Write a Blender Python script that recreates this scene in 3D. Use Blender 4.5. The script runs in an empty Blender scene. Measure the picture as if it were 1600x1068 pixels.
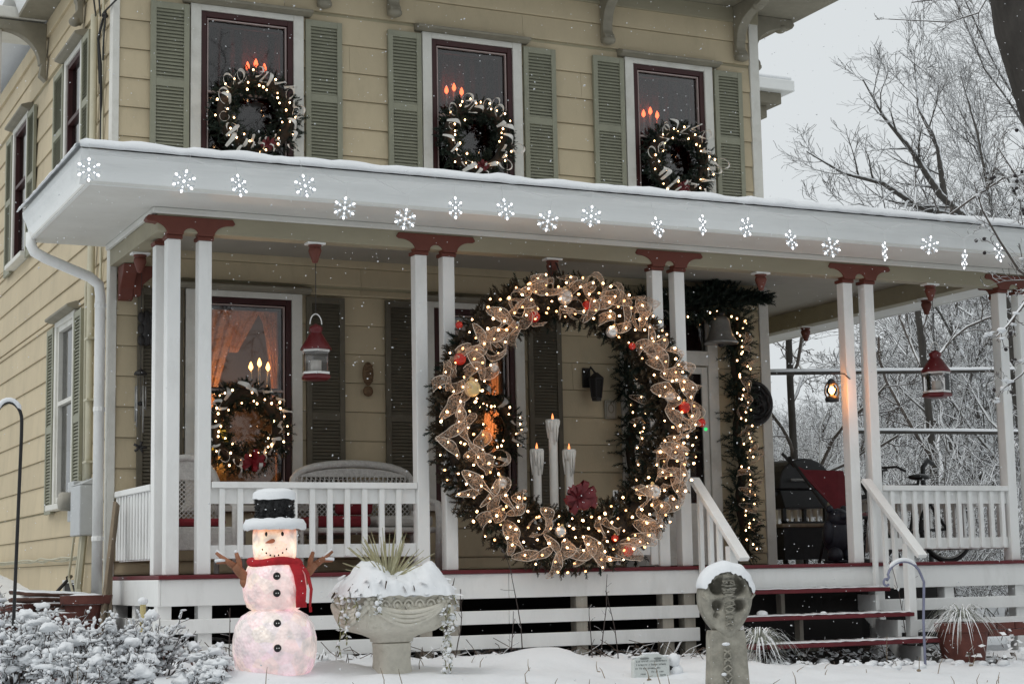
import bpy, math, random
import numpy as np
from mathutils import Vector, Matrix, noise as mnoise
PI = math.pi
S = bpy.context.scene
COL = S.collection
# ------------------------------------------------------------------ camera
cam_d = bpy.data.cameras.new('camera'); cam = bpy.data.objects.new('camera', cam_d); COL.objects.link(cam)
YAW, PIT, ROL = math.radians(25.3905), math.radians(7.5119), math.radians(-1.0607)
_r = Vector((math.cos(YAW), -math.sin(YAW), 0))
_f = Vector((math.sin(YAW)*math.cos(PIT), math.cos(YAW)*math.cos(PIT), math.sin(PIT)))
_u = _r.cross(_f)
_R = _r*math.cos(ROL) + _u*math.sin(ROL); _U = _u*math.cos(ROL) - _r*math.sin(ROL)
m = Matrix((( _R.x, _U.x, -_f.x, -4.27354), (_R.y, _U.y, -_f.y, -13.21713), (_R.z, _U.z, -_f.z, -0.01924), (0, 0, 0, 1)))
cam.matrix_world = m
cam_d.sensor_width = 36; cam_d.lens = 2716.384/1600*36
cam_d.clip_start = 0.05; cam_d.clip_end = 2000
S.camera = cam
# ------------------------------------------------------------------ sky, sun, exposure
W_ = bpy.data.worlds.new('World'); S.world = W_; W_.use_nodes = True
nt = W_.node_tree; nt.nodes.clear()
SUN_EL, SUN_ROT = math.radians(54), math.radians(250)
sk = nt.nodes.new('ShaderNodeTexSky'); sk.sky_type = 'NISHITA'; sk.sun_disc = False
sk.sun_elevation = SUN_EL; sk.sun_rotation = SUN_ROT; sk.dust_density = 4; sk.air_density = 1
hs = nt.nodes.new('ShaderNodeHueSaturation'); hs.inputs['Saturation'].default_value = .12
mx = nt.nodes.new('ShaderNodeMix'); mx.data_type = 'RGBA'; mx.inputs[0].default_value = .93
mx.inputs[7].default_value = (7.35, 7.75, 7.95, 1)      # closed snow cloud
bg = nt.nodes.new('ShaderNodeBackground'); bg.inputs['Strength'].default_value = .1
ow = nt.nodes.new('ShaderNodeOutputWorld')
nt.links.new(sk.outputs[0], hs.inputs['Color']); nt.links.new(hs.outputs[0], mx.inputs[6])
nt.links.new(mx.outputs[2], bg.inputs['Color']); nt.links.new(bg.outputs[0], ow.inputs['Surface'])
sd = bpy.data.lights.new('sun', 'SUN'); sd.energy = .9; sd.angle = math.radians(32); sd.color = (1, .97, .93)
so = bpy.data.objects.new('sun', sd); COL.objects.link(so)
_sd = Vector((math.sin(SUN_ROT)*math.cos(SUN_EL), math.cos(SUN_ROT)*math.cos(SUN_EL), math.sin(SUN_EL)))
so.rotation_euler = _sd.to_track_quat('Z', 'Y').to_euler(); so.location = (-6, -10, 12)
S.view_settings.view_transform = 'Standard'; S.view_settings.look = 'None'
S.view_settings.exposure = 0; S.view_settings.gamma = 1; S.view_settings.use_curve_mapping = False
S.render.engine = 'CYCLES'
S.cycles.use_denoising = True; S.cycles.max_bounces = 7; S.cycles.diffuse_bounces = 4
S.cycles.transparent_max_bounces = 24; S.cycles.sample_clamp_indirect = 4; S.cycles.use_light_tree = True
S.cycles.caustics_reflective = False; S.cycles.caustics_refractive = False

# ------------------------------------------------------------------ materials
def _nt(name):
    mt = bpy.data.materials.new(name); mt.use_nodes = True
    t = mt.node_tree; t.nodes.clear(); return mt, t, t.nodes.new, t.links.new
def mat(name, col, rough=.6, var=.12, scale=5, bump=.15, bscale=60, rnd=0, stretch=(1, 1, 1), snow=0, metal=0, dirt=None, dscale=2.5, damt=.5, spec=.4, trans=0):
    mt, t, N, L = _nt(name)
    tc = N('ShaderNodeTexCoord'); mp = N('ShaderNodeMapping'); mp.inputs['Scale'].default_value = stretch
    L(tc.outputs['Object'], mp.inputs[0])
    n1 = N('ShaderNodeTexNoise'); n1.inputs['Scale'].default_value = scale; n1.inputs['Detail'].default_value = 6; n1.inputs['Roughness'].default_value = .65
    L(mp.outputs[0], n1.inputs['Vector'])
    cr = N('ShaderNodeValToRGB'); e = cr.color_ramp.elements
    e[0].position = .3; e[1].position = .7
    e[0].color = tuple(c*(1-var) for c in col)+(1,); e[1].color = tuple(min(1, c*(1+var)) for c in col)+(1,)
    L(n1.outputs['Fac'], cr.inputs[0]); c = cr.outputs[0]
    if dirt:
        n3 = N('ShaderNodeTexNoise'); n3.inputs['Scale'].default_value = dscale; n3.inputs['Detail'].default_value = 8; n3.inputs['Roughness'].default_value = .7
        L(mp.outputs[0], n3.inputs['Vector'])
        r3 = N('ShaderNodeMapRange'); r3.inputs[1].default_value = .5; r3.inputs[2].default_value = .72; r3.inputs[4].default_value = damt
        L(n3.outputs['Fac'], r3.inputs[0])
        m3 = N('ShaderNodeMix'); m3.data_type = 'RGBA'; L(r3.outputs[0], m3.inputs[0]); L(c, m3.inputs[6]); m3.inputs[7].default_value = tuple(dirt)+(1,)
        c = m3.outputs[2]
    if rnd:
        oi = N('ShaderNodeObjectInfo'); r4 = N('ShaderNodeMapRange'); r4.inputs[3].default_value = 1-rnd; r4.inputs[4].default_value = 1+rnd
        L(oi.outputs['Random'], r4.inputs[0])
        m4 = N('ShaderNodeVectorMath'); m4.operation = 'SCALE'; L(c, m4.inputs[0]); L(r4.outputs[0], m4.inputs['Scale']); c = m4.outputs[0]
    p = N('ShaderNodeBsdfPrincipled'); p.inputs['Roughness'].default_value = rough; p.inputs['Metallic'].default_value = metal
    p.inputs['Specular IOR Level'].default_value = spec
    if trans: p.inputs['Transmission Weight'].default_value = trans
    if snow:
        g = N('ShaderNodeNewGeometry'); sx = N('ShaderNodeSeparateXYZ'); L(g.outputs['Normal'], sx.inputs[0])
        n5 = N('ShaderNodeTexNoise'); n5.inputs['Scale'].default_value = 9; L(tc.outputs['Object'], n5.inputs['Vector'])
        a5 = N('ShaderNodeMath'); a5.operation = 'MULTIPLY_ADD'; L(n5.outputs['Fac'], a5.inputs[0]); a5.inputs[1].default_value = .7; L(sx.outputs['Z'], a5.inputs[2])
        r5 = N('ShaderNodeMapRange'); r5.inputs[1].default_value = 1.05-snow*.6; r5.inputs[2].default_value = 1.2-snow*.6
        L(a5.outputs[0], r5.inputs[0])
        m5 = N('ShaderNodeMix'); m5.data_type = 'RGBA'; L(r5.outputs[0], m5.inputs[0]); L(c, m5.inputs[6]); m5.inputs[7].default_value = (.82, .84, .86, 1); c = m5.outputs[2]
    L(c, p.inputs['Base Color'])
    if bump:
        n2 = N('ShaderNodeTexNoise'); n2.inputs['Scale'].default_value = bscale; n2.inputs['Detail'].default_value = 5
        L(mp.outputs[0], n2.inputs['Vector'])
        b = N('ShaderNodeBump'); b.inputs['Strength'].default_value = bump; b.inputs['Distance'].default_value = .01
        L(n2.outputs['Fac'], b.inputs['Height']); L(b.outputs[0], p.inputs['Normal'])
    o = N('ShaderNodeOutputMaterial'); L(p.outputs[0], o.inputs[0]); return mt
def emit(name, col, st):
    mt, t, N, L = _nt(name); e = N('ShaderNodeEmission'); e.inputs[0].default_value = tuple(col)+(1,); e.inputs[1].default_value = st
    o = N('ShaderNodeOutputMaterial'); L(e.outputs[0], o.inputs[0]); return mt
def glass(name, tint=.85, refl=1.0):
    mt, t, N, L = _nt(name); a = N('ShaderNodeBsdfTransparent'); a.inputs[0].default_value = (tint, tint*.98, tint*.97, 1)
    g = N('ShaderNodeBsdfGlossy'); g.inputs['Roughness'].default_value = .02; f = N('ShaderNodeFresnel'); f.inputs[0].default_value = 1.55
    mm = N('ShaderNodeMath'); mm.operation = 'MULTIPLY'; mm.inputs[1].default_value = refl; L(f.outputs[0], mm.inputs[0])
    x = N('ShaderNodeMixShader'); L(mm.outputs[0], x.inputs[0]); L(a.outputs[0], x.inputs[1]); L(g.outputs[0], x.inputs[2])
    o = N('ShaderNodeOutputMaterial'); L(x.outputs[0], o.inputs[0]); return mt
def sheer(name, col, op=.5, tl=.5, wave=0):
    mt, t, N, L = _nt(name); a = N('ShaderNodeBsdfTransparent'); d = N('ShaderNodeBsdfDiffuse'); d.inputs[0].default_value = tuple(col)+(1,)
    tr = N('ShaderNodeBsdfTranslucent'); tr.inputs[0].default_value = tuple(col)+(1,)
    y = N('ShaderNodeMixShader'); y.inputs[0].default_value = tl; L(d.outputs[0], y.inputs[1]); L(tr.outputs[0], y.inputs[2])
    x = N('ShaderNodeMixShader'); L(a.outputs[0], x.inputs[1]); L(y.outputs[0], x.inputs[2])
    tc = N('ShaderNodeTexCoord'); n = N('ShaderNodeTexNoise'); n.inputs['Scale'].default_value = 55; n.inputs['Detail'].default_value = 4; L(tc.outputs['Object'], n.inputs['Vector'])
    r = N('ShaderNodeMapRange'); r.inputs[1].default_value = .3; r.inputs[2].default_value = .7; r.inputs[3].default_value = max(.05, op-.3); r.inputs[4].default_value = min(.97, op+.3); L(n.outputs['Fac'], r.inputs[0]); L(r.outputs[0], x.inputs[0])
    o = N('ShaderNodeOutputMaterial'); L(x.outputs[0], o.inputs[0]); return mt
SIDING = (.535, .45, .305)
M = dict(
 siding=mat('siding_paint', SIDING, .75, .07, 1.6, .12, 90, rnd=.05, stretch=(1, 1, .5), dirt=(.36, .31, .21), dscale=3.6, damt=.42),
 sheath=mat('sheathing_paint', (.36, .325, .22), .8, .08, 3, .1),
 white=mat('white_paint', (.85, .855, .84), .55, .05, 3, .1, 45, rnd=.02, stretch=(1, 1, .35), dirt=(.5, .5, .47), dscale=4, damt=.3),
 trim=mat('trim_paint', (.68, .67, .62), .6, .06, 4, .12, 50, dirt=(.42, .40, .34), dscale=5, damt=.4),
 alum=mat('gutter_metal', (.80, .815, .805), .38, .04, 2, .04, 12, stretch=(.3, 1, 4), dirt=(.55, .57, .56), dscale=3, damt=.35),
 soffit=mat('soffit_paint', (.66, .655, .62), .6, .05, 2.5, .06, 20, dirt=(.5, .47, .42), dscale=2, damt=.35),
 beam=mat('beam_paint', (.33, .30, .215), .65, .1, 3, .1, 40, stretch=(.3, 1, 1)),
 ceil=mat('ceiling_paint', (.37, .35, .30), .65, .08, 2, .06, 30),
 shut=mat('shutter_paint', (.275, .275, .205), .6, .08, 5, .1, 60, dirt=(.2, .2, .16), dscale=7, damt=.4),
 cap=mat('drip_cap_paint', (.24, .22, .17), .7, .15, 5, .2, 50),
 brick=mat('brick_red_paint', (.145, .041, .027), .6, .15, 6, .15, 60, dirt=(.08, .03, .024), dscale=6, damt=.5),
 deck=mat('deck_red_paint', (.125, .010, .016), .5, .18, 8, .15, 50, dirt=(.06, .012, .014), dscale=6, damt=.5),
 sash=mat('sash_paint', (.042, .010, .010), .45, .15, 6, .08),
 storm=mat('storm_frame', (.42, .33, .31), .4, .1, 4, .03),
 snow=mat('snow', (.79, .81, .83), .75, .03, 3, .35, 38),
 bark=mat('bark', (.085, .078, .07), .9, .3, 12, .6, 30, snow=1.3),
 darkbark=mat('dark_bark', (.05, .045, .04), .9, .35, 9, .9, 14, stretch=(1, 1, .35), snow=.35),
 twig=mat('twig', (.10, .085, .075), .9, .3, 8, .3, snow=.75),
 stem=mat('stem_bark', (.06, .045, .04), .85, .3, 12, .3, snow=.3),
 pine=mat('pine_needles', (.058, .044, .026), .6, .45, 7, 0),  # warm brown carries the fairy-light glow on the great wreath's needles
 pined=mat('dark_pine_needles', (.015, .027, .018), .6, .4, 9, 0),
 core=mat('vine_core', (.03, .022, .016), .9, .2, 20, .4),
 bulb=emit('warm_bulb', (1, .58, .28), 14), halo=emit('white_led', (.97, .98, 1), 3.2),
 red_bulb=emit('red_candle_bulb', (1, .12, .04), 7), yel_bulb=emit('amber_candle_bulb', (1, .5, .14), 11),
 shade=emit('lamp_shade_glow', (1, .58, .05), 1.1), flame=emit('lantern_flame', (1, .46, .13), 26), fire=emit('flame_tip', (1, .30, .10), 2.2),
 green_led=emit('green_bulb', (.06, 1, .25), .9),
 ribbon=sheer('sheer_ribbon', (.60, .46, .36), .40, .5), ribedge=mat('ribbon_wire_edge', (.70, .58, .47), .5, .1, 20, 0),
 satin=mat('white_ribbon', (.72, .70, .66), .4, .08, 12, .05), redbow=mat('red_ribbon', (.13, .012, .016), .5, .25, 20, .2),
 petal=mat('red_petal', (.22, .008, .014), .6, .25, 20, .2),
 redball=mat('red_ornament', (.52, .03, .02), .18, .08, 8, 0), silver=mat('silver_ornament', (.74, .70, .66), .16, .1, 10, 0, metal=.6), gold=mat('gold_ornament', (.72, .55, .26), .25, .2, 14, 0),
 pane=glass('window_glass', .76, 1.35), clear=glass('lantern_glass', .92, 1),
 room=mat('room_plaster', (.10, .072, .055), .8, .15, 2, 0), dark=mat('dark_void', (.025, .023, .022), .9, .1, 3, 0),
 curtain=sheer('lace_curtain', (.62, .36, .22), .74, .5), drape=sheer('grey_lace', (.085, .065, .07), .85, .3), 
 black=mat('black_metal', (.018, .018, .019), .45, .25, 10, .1), iron=mat('wrought_iron', (.022, .02, .02), .5, .3, 20, .25),
 bluemetal=mat('blue_grey_metal', (.20, .21, .30), .45, .15, 15, .1), 
 bell=mat('grey_bell_metal', (.30, .30, .29), .32, .25, 8, .1, metal=.55), redmetal=mat('red_enamel', (.115, .011, .014), .35, .15, 8, .05), whitemetal=mat('white_enamel', (.74, .74, .72), .4, .05, 8, .03), wax=mat('white_wax', (.80, .78, .73), .5, .08, 12, .1),
 wicker=mat('white_wicker', (.62, .61, .58), .65, .14, 30, .5, 70), rope=mat('brown_wicker', (.16, .10, .055), .8, .3, 40, .5, 60),
 cushion=mat('red_cushion', (.20, .018, .026), .85, .2, 12, .2, 90), cushw=mat('pale_cushion', (.50, .49, .46), .85, .12, 9, .2, 80),
 stone=mat('cast_stone', (.64, .61, .53), .85, .22, 7, .5, 40, dirt=(.20, .19, .14), dscale=7, damt=.55), cross=mat('weathered_stone', (.30, .285, .24), .9, .3, 8, .8, 32, dirt=(.10, .10, .075), dscale=6, damt=.6),
 plaqm=mat('grey_plaque_stone', (.60, .63, .61), .8, .12, 9, .3), plaqt=mat('plaque_lettering', (.20, .215, .21), .8, .1, 9, 0),
 terra=mat('red_brown_clay', (.13, .045, .035), .8, .3, 7, .3, 40, snow=.55), rust=mat('rusty_iron', (.10, .05, .038), .85, .4, 10, .5, 40, snow=.5),
 wood=mat('weathered_wood', (.24, .19, .135), .85, .3, 5, .4, 40, stretch=(3, 3, .3)), wood2=mat('pale_bare_post', (.36, .33, .28), .8, .2, 6, .3, 40, stretch=(2, 2, .4)),
 blade=mat('straw_blade', (.46, .43, .27), .7, .3, 14, .1, snow=.4), blade2=mat('pale_grass_blade', (.44, .45, .38), .7, .3, 14, .1, snow=.35), vine=mat('vine_leaf', (.23, .22, .10), .7, .4, 14, .1, snow=.5), leaf=mat('withered_leaf', (.08, .055, .04), .8, .4, 12, .2, snow=.5),
 meter=mat('meter_box_metal', (.50, .52, .53), .5, .08, 6, .06), conduit=mat('conduit_paint', (.50, .475, .36), .6, .1, 6, .05), cable=mat('black_cable', (.02, .02, .02), .6, .1, 5, 0),
 statue=mat('blue_black_statue', (.022, .024, .035), .5, .3, 8, .3), tarp=mat('red_canvas', (.15, .015, .022), .8, .2, 8, .25, 30), tyre=mat('tyre_rubber', (.02, .02, .02), .7, .2, 12, .1),
 hat=mat('black_tinsel', (.012, .012, .013), .5, .6, 30, .9, 60), scarf=mat('red_scarf', (.42, .012, .02), .8, .3, 16, .3), arm=mat('brown_twig_plastic', (.30, .13, .07), .7, .3, 12, .3), blackp=mat('black_plastic', (.012, .012, .012), .3, .1, 8, 0),
 nose=mat('orange_nose', (.55, .16, .07), .5, .1, 8, 0), acr=mat('clear_acrylic', (.60, .64, .67), .25, .03, 8, 0), lcable=mat('white_cable', (.66, .67, .67), .5, .05, 6, 0),
 yellow=mat('yellow_pipe_plastic', (.50, .42, .20), .5, .15, 8, .05), berry=mat('dark_berry', (.025, .02, .022), .6, .2, 20, .1), patch=mat('snow_chunk', (.8, .82, .84), .8, .04, 5, .3, 30),
 dryleaf=mat('red_brown_leaf', (.12, .06, .05), .8, .45, 14, .2, snow=.4),
 spruce=mat('spruce_needles', (.022, .034, .026), .7, .4, 3, 0, snow=.25), asphalt=mat('wet_slushy_asphalt', (.085, .085, .09), .5, .4, 2.5, .4, 25, dirt=(.30, .31, .33), dscale=1.1, damt=.7),
 bulb_dim=emit('warm_bulb_dim', (1, .48, .18), 6),
 shut2=mat('old_dark_shutter_paint', (.125, .11, .08), .65, .12, 5, .12, 60, dirt=(.07, .06, .05), dscale=7, damt=.4),  # darker copy of the shutter colour, used on the porch-level shutters
 soil=mat('bare_ground_litter', (.032, .027, .023), .95, .5, 14, .9, 30, snow=0),
)
# ------------------------------------------------------------------ mesh tools
def rootloc(o):
    v = Vector((0, 0, 0))
    while o is not None: v += o.location; o = o.parent
    return v
def fastmesh(name, V, faces):
    """V (n,3) array; faces list of (k,s) int arrays"""
    me = bpy.data.meshes.new(name); V = np.asarray(V, np.float32)
    me.vertices.add(len(V)); me.vertices.foreach_set('co', V.ravel())
    nl = sum(a.size for a in faces); npol = sum(len(a) for a in faces)
    me.loops.add(nl); me.polygons.add(npol)
    me.loops.foreach_set('vertex_index', np.concatenate([a.ravel() for a in faces]).astype(np.int32))
    tot = np.concatenate([np.full(len(a), a.shape[1]) for a in faces]).astype(np.int32)
    st = np.concatenate([[0], np.cumsum(tot)[:-1]]).astype(np.int32)
    me.polygons.foreach_set('loop_start', st)
    try: me.polygons.foreach_set('loop_total', tot)
    except Exception: pass
    me.update(calc_edges=True); return me
def link(name, me, mats, parent=None, smooth=False, bevel=0, kind=None, label=None):
    for mm in (mats if isinstance(mats, (list, tuple)) else [mats]): me.materials.append(M[mm] if isinstance(mm, str) else mm)
    if smooth: me.polygons.foreach_set('use_smooth', [True]*len(me.polygons))
    o = bpy.data.objects.new(name, me); COL.objects.link(o); o.parent = parent
    if bevel:
        b = o.modifiers.new('bevel', 'BEVEL'); b.width = bevel; b.segments = 2; b.limit_method = 'ANGLE'
    if kind: o['kind'] = kind
    if label: o['label'] = label
    return o
class MB:
    def __init__(s): s.v = []; s.f = []; s.mi = []
    def add(s, vs, fs, mi=0):
        b = len(s.v); s.v += [tuple(x) for x in vs]; s.f += [tuple(i+b for i in f) for f in fs]; s.mi += [mi]*len(fs); return s
    def box(s, x0, x1, y0, y1, z0, z1, mi=0, rot=None, piv=None):
        vs = [(x, y, z) for z in (z0, z1) for y in (y0, y1) for x in (x0, x1)]
        if rot is not None:
            pv = Vector(piv) if piv else Vector(((x0+x1)/2, (y0+y1)/2, (z0+z1)/2)); vs = [tuple(pv + rot @ (Vector(v)-pv)) for v in vs]
        return s.add(vs, [(0, 2, 3, 1), (4, 5, 7, 6), (0, 1, 5, 4), (2, 6, 7, 3), (0, 4, 6, 2), (1, 3, 7, 5)], mi)
    def beam(s, a, b, w, h, mi=0, up=(0, 0, 1)):
        a, b = Vector(a), Vector(b); t = (b-a).normalized(); u = Vector(up); n = t.cross(u).normalized()*(w/2); q = n.cross(t).normalized()*(h/2)
        vs = [p+i*n+j*q for p in (a, b) for i, j in ((-1, -1), (1, -1), (1, 1), (-1, 1))]
        return s.add(vs, [(0, 3, 2, 1), (4, 5, 6, 7), (0, 1, 5, 4), (1, 2, 6, 5), (2, 3, 7, 6), (3, 0, 4, 7)], mi)
    def prism(s, poly, ax, a0, a1, mi=0):
        n = len(poly)
        def P(p, a): return {'y': (p[0], a, p[1]), 'x': (a, p[0], p[1]), 'z': (p[0], p[1], a)}[ax]
        vs = [P(p, a0) for p in poly]+[P(p, a1) for p in poly]
        fs = [tuple(range(n)), tuple(range(2*n-1, n-1, -1))]+[(i, i+n, (i+1) % n+n, (i+1) % n) for i in range(n)]
        return s.add(vs, fs, mi)
    def tube(s, pts, r, n=6, mi=0, close=False, cap=True):
        pts = [Vector(p) for p in pts]; k = len(pts); rr = r if isinstance(r, (list, tuple)) else [r]*k
        vs = []; nrm = None
        for i, p in enumerate(pts):
            if close: t = (pts[(i+1) % k]-pts[i-1])
            else: t = pts[min(i+1, k-1)]-pts[max(i-1, 0)]
            if t.length < 1e-9: t = Vector((0, 0, 1))
            t.normalize()
            if nrm is None: nrm = t.orthogonal().normalized()
            else:
                nrm = nrm-t*nrm.dot(t)
                nrm = nrm.normalized() if nrm.length > 1e-6 else t.orthogonal().normalized()
            b = t.cross(nrm)
            for j in range(n):
                a = 2*PI*j/n; vs.append(p+(nrm*math.cos(a)+b*math.sin(a))*rr[i])
        fs = []
        for i in range(k if close else k-1):
            for j in range(n):
                a, b = i*n+j, i*n+(j+1) % n; c, d = ((i+1) % k)*n+(j+1) % n, ((i+1) % k)*n+j; fs.append((a, b, c, d))
        if cap and not close: fs += [tuple(range(n-1, -1, -1)), tuple(range((k-1)*n, k*n))]
        return s.add(vs, fs, mi)
    def lathe(s, prof, n=20, c=(0, 0, 0), mi=0, pw=2.0, sx=1, sy=1, ang=0):
        vs = []
        for r, z in prof:
            for j in range(n):
                a = 2*PI*j/n+ang; ca, sa = math.cos(a), math.sin(a)
                q = (abs(ca)**pw+abs(sa)**pw)**(-1/pw) if pw != 2 else 1
                vs.append((c[0]+r*q*ca*sx, c[1]+r*q*sa*sy, c[2]+z))
        k = len(prof); fs = [(i*n+j, i*n+(j+1) % n, (i+1)*n+(j+1) % n, (i+1)*n+j) for i in range(k-1) for j in range(n)]
        fs += [tuple(range(n-1, -1, -1)), tuple(range((k-1)*n, k*n))]
        return s.add(vs, fs, mi)
    def ball(s, c, r, n=10, k=7, mi=0, jit=0, rng=None, rot=None):
        rx, ry, rz = r if isinstance(r, (tuple, list)) else (r, r, r); vs = [Vector((0, 0, -rz))]; 
        for i in range(1, k):
            ph = -PI/2+PI*i/k
            for j in range(n):
                a = 2*PI*j/n; q = 1+(rng.uniform(-jit, jit) if jit else 0)
                vs.append(Vector((rx*math.cos(ph)*math.cos(a)*q, ry*math.cos(ph)*math.sin(a)*q, rz*math.sin(ph)*q)))
        vs.append(Vector((0, 0, rz))); 
        if rot is not None: vs = [rot @ v for v in vs]
        c = Vector(c); vs = [v+c for v in vs]; T = len(vs)-1
        fs = [(0, 1+(j+1) % n, 1+j) for j in range(n)]
        for i in range(k-2):
            for j in range(n): a = 1+i*n; fs.append((a+j, a+(j+1) % n, a+n+(j+1) % n, a+n+j))
        a = 1+(k-2)*n; fs += [(a+j, a+(j+1) % n, T) for j in range(n)]
        return s.add(vs, fs, mi)
    def mesh(s, name, parent=None):
        off = rootloc(parent); me = bpy.data.meshes.new(name)
        me.from_pydata([(x-off.x, y-off.y, z-off.z) for x, y, z in s.v], [], s.f)
        if any(s.mi): me.polygons.foreach_set('material_index', s.mi)
        me.update(); return me
    def build(s, name, mats, parent=None, smooth=False, bevel=0, kind=None, label=None):
        return link(name, s.mesh(name, parent), mats, parent, smooth, bevel, kind, label)
def thing(name, loc, label, cat, group=None):
    o = bpy.data.objects.new(name, None); COL.objects.link(o); o.location = loc; o.empty_display_size = .1
    return tag(o, label, cat, group)
def tag(o, label, cat, group=None):
    o['label'] = label; o['category'] = cat
    if group: o['group'] = group
    return o
def struct(o): o['kind'] = 'structure'; return o
def dup(root, loc, rz=0, label=None, scale=None):
    r = root.copy(); COL.objects.link(r); r.location = loc; r.rotation_euler = (0, 0, rz)
    if scale: r.scale = (scale,)*3
    if label: r['label'] = label
    for ch in list(root.children):
        c = ch.copy(); COL.objects.link(c); c.parent = r
        for g in list(ch.children):
            d = g.copy(); COL.objects.link(d); d.parent = c
    return r
def part_at(name, me, parent, p, rot=None, scale=None):
    """place a shared mesh as a part at world point p"""
    o = bpy.data.objects.new(name, me); COL.objects.link(o); o.parent = parent; o.location = Vector(p)-rootloc(parent)
    if rot is not None: o.rotation_euler = rot
    if scale is not None: o.scale = scale if isinstance(scale, (tuple, list)) else (scale,)*3
    return o
def shared(mb, name, mats, smooth=False):
    me = mb.mesh(name)
    for mm in (mats if isinstance(mats, (list, tuple)) else [mats]): me.materials.append(M[mm])
    if smooth: me.polygons.foreach_set('use_smooth', [True]*len(me.polygons))
    return me
# ---- branching plants
def grow(rng, p, d, Ln, r, lev, P, out, minr=.003):
    n = P['seg'][lev]; pts = [p.copy()]; rs = [r]; dirs = []
    w = P['wob'][lev]; up = P['up'][lev]
    for i in range(n):
        d = (d+Vector((rng.gauss(0, w), rng.gauss(0, w), rng.gauss(0, w)+up))).normalized()
        p = p+d*(Ln/n); pts.append(p.copy()); dirs.append(d); rs.append(max(minr, r*(1-P['tap']*(i+1)/n)))
    out.append((pts, rs, lev))
    if lev+1 >= len(P['seg']): return
    k = P['kids'][lev]; k = int(k*rng.uniform(.8, 1.2)+.5)
    for j in range(k):
        t = P['t0'][lev]+(1-P['t0'][lev])*(j+rng.random())/k; x = t*n; i = min(int(x), n-1); q = pts[i].lerp(pts[i+1], x-i); rr = rs[i]+(rs[i+1]-rs[i])*(x-i)
        a = math.radians(rng.uniform(*P['ang'])); dd = dirs[i]; o = dd.orthogonal().normalized(); o.rotate(Matrix.Rotation(rng.uniform(0, 2*PI), 3, dd))
        grow(rng, q, (dd*math.cos(a)+o*math.sin(a)).normalized(), Ln*rng.uniform(*P['len'])*(1-.35*t), max(minr, rr*P['rr']), lev+1, P, out, minr)
def tubes(lines, sides=lambda lev: 4):
    groups = {}
    for pts, rs, lev in lines: groups.setdefault((len(pts), sides(lev)), []).append((pts, rs))
    VV = []; FF = []; base = 0
    for (k, n), L in groups.items():
        Pn = np.array([[tuple(p) for p in pts] for pts, _ in L]); R = np.array([rs for _, rs in L])
        T = np.gradient(Pn, axis=1); T /= np.linalg.norm(T, axis=2, keepdims=True)+1e-12
        A = np.cross(T, np.array([.31, .17, .93])); A /= np.linalg.norm(A, axis=2, keepdims=True)+1e-9; B = np.cross(T, A)
        an = np.arange(n)*2*PI/n
        V = Pn[:, :, None, :]+R[:, :, None, None]*(A[:, :, None, :]*np.cos(an)[None, None, :, None]+B[:, :, None, :]*np.sin(an)[None, None, :, None])
        nb = len(L); idx = np.arange(nb*k*n).reshape(nb, k, n)+base
        a = idx[:, :-1]; b = idx[:, 1:]; F = np.stack([a, np.roll(a, -1, 2), np.roll(b, -1, 2), b], -1).reshape(-1, 4)
        VV.append(V.reshape(-1, 3)); FF.append(F); base += nb*k*n
    return np.concatenate(VV), FF
# ---- evergreen sprigs: every sprig a stem with needles round it
def sprig_mesh(pts, dirs, ln, nl, nn, seed=0, width=.0035, ang=48, droop=0):
    rg = np.random.default_rng(seed); P = np.asarray(pts, float); D = np.asarray(dirs, float); D /= np.linalg.norm(D, axis=1, keepdims=True)+1e-9
    n = len(P); ln = ln*rg.uniform(.7, 1.25, n)
    ref = rg.normal(size=(n, 3)); A = np.cross(D, ref); A /= np.linalg.norm(A, axis=1, keepdims=True)+1e-9; B = np.cross(D, A)
    t = np.tile((np.arange(nn)+.5)/nn, (n, 1)); ph = np.arange(nn)*2.4+rg.uniform(0, 6, (n, 1)); aa = np.radians(ang+rg.normal(0, 9, (n, nn)))
    base = P[:, None]+D[:, None]*(t*ln[:, None])[..., None]
    rad = A[:, None]*np.cos(ph)[..., None]+B[:, None]*np.sin(ph)[..., None]
    nd = D[:, None]*np.cos(aa)[..., None]+rad*np.sin(aa)[..., None]
    L = nl*rg.uniform(.7, 1.2, (n, nn))*(1.05-.5*t)
    tip = base+nd*L[..., None]; side = np.cross(nd, rad); side /= np.linalg.norm(side, axis=2, keepdims=True)+1e-9
    V = np.stack([base-side*width/2, base+side*width/2, tip], 2).reshape(-1, 3)
    s0 = np.stack([P-A*.0035, P+A*.0035, P+D*ln[:, None]], 1).reshape(-1, 3)
    V = np.concatenate([V, s0]); F = np.arange(len(V)).reshape(-1, 3); return V, [F]
def sub_off(V, parent): return np.asarray(V)-np.array(rootloc(parent))
# ---- ground height
def gz(x, y):
    z = -.70-.028*(max(-36, min(42, x))-.5)
    z -= .055*max(0, min(10.4, -y))
    if x < 1: z += .085*max(0, min(y, 12)+.6)*max(0, min(1, (1-x)/1.8)) 
    if y > 9: z += (y-9)*.085
    if y > 60: z -= (y-60)*.06
    return z if y < 60 else max(-1.9, z)
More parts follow.
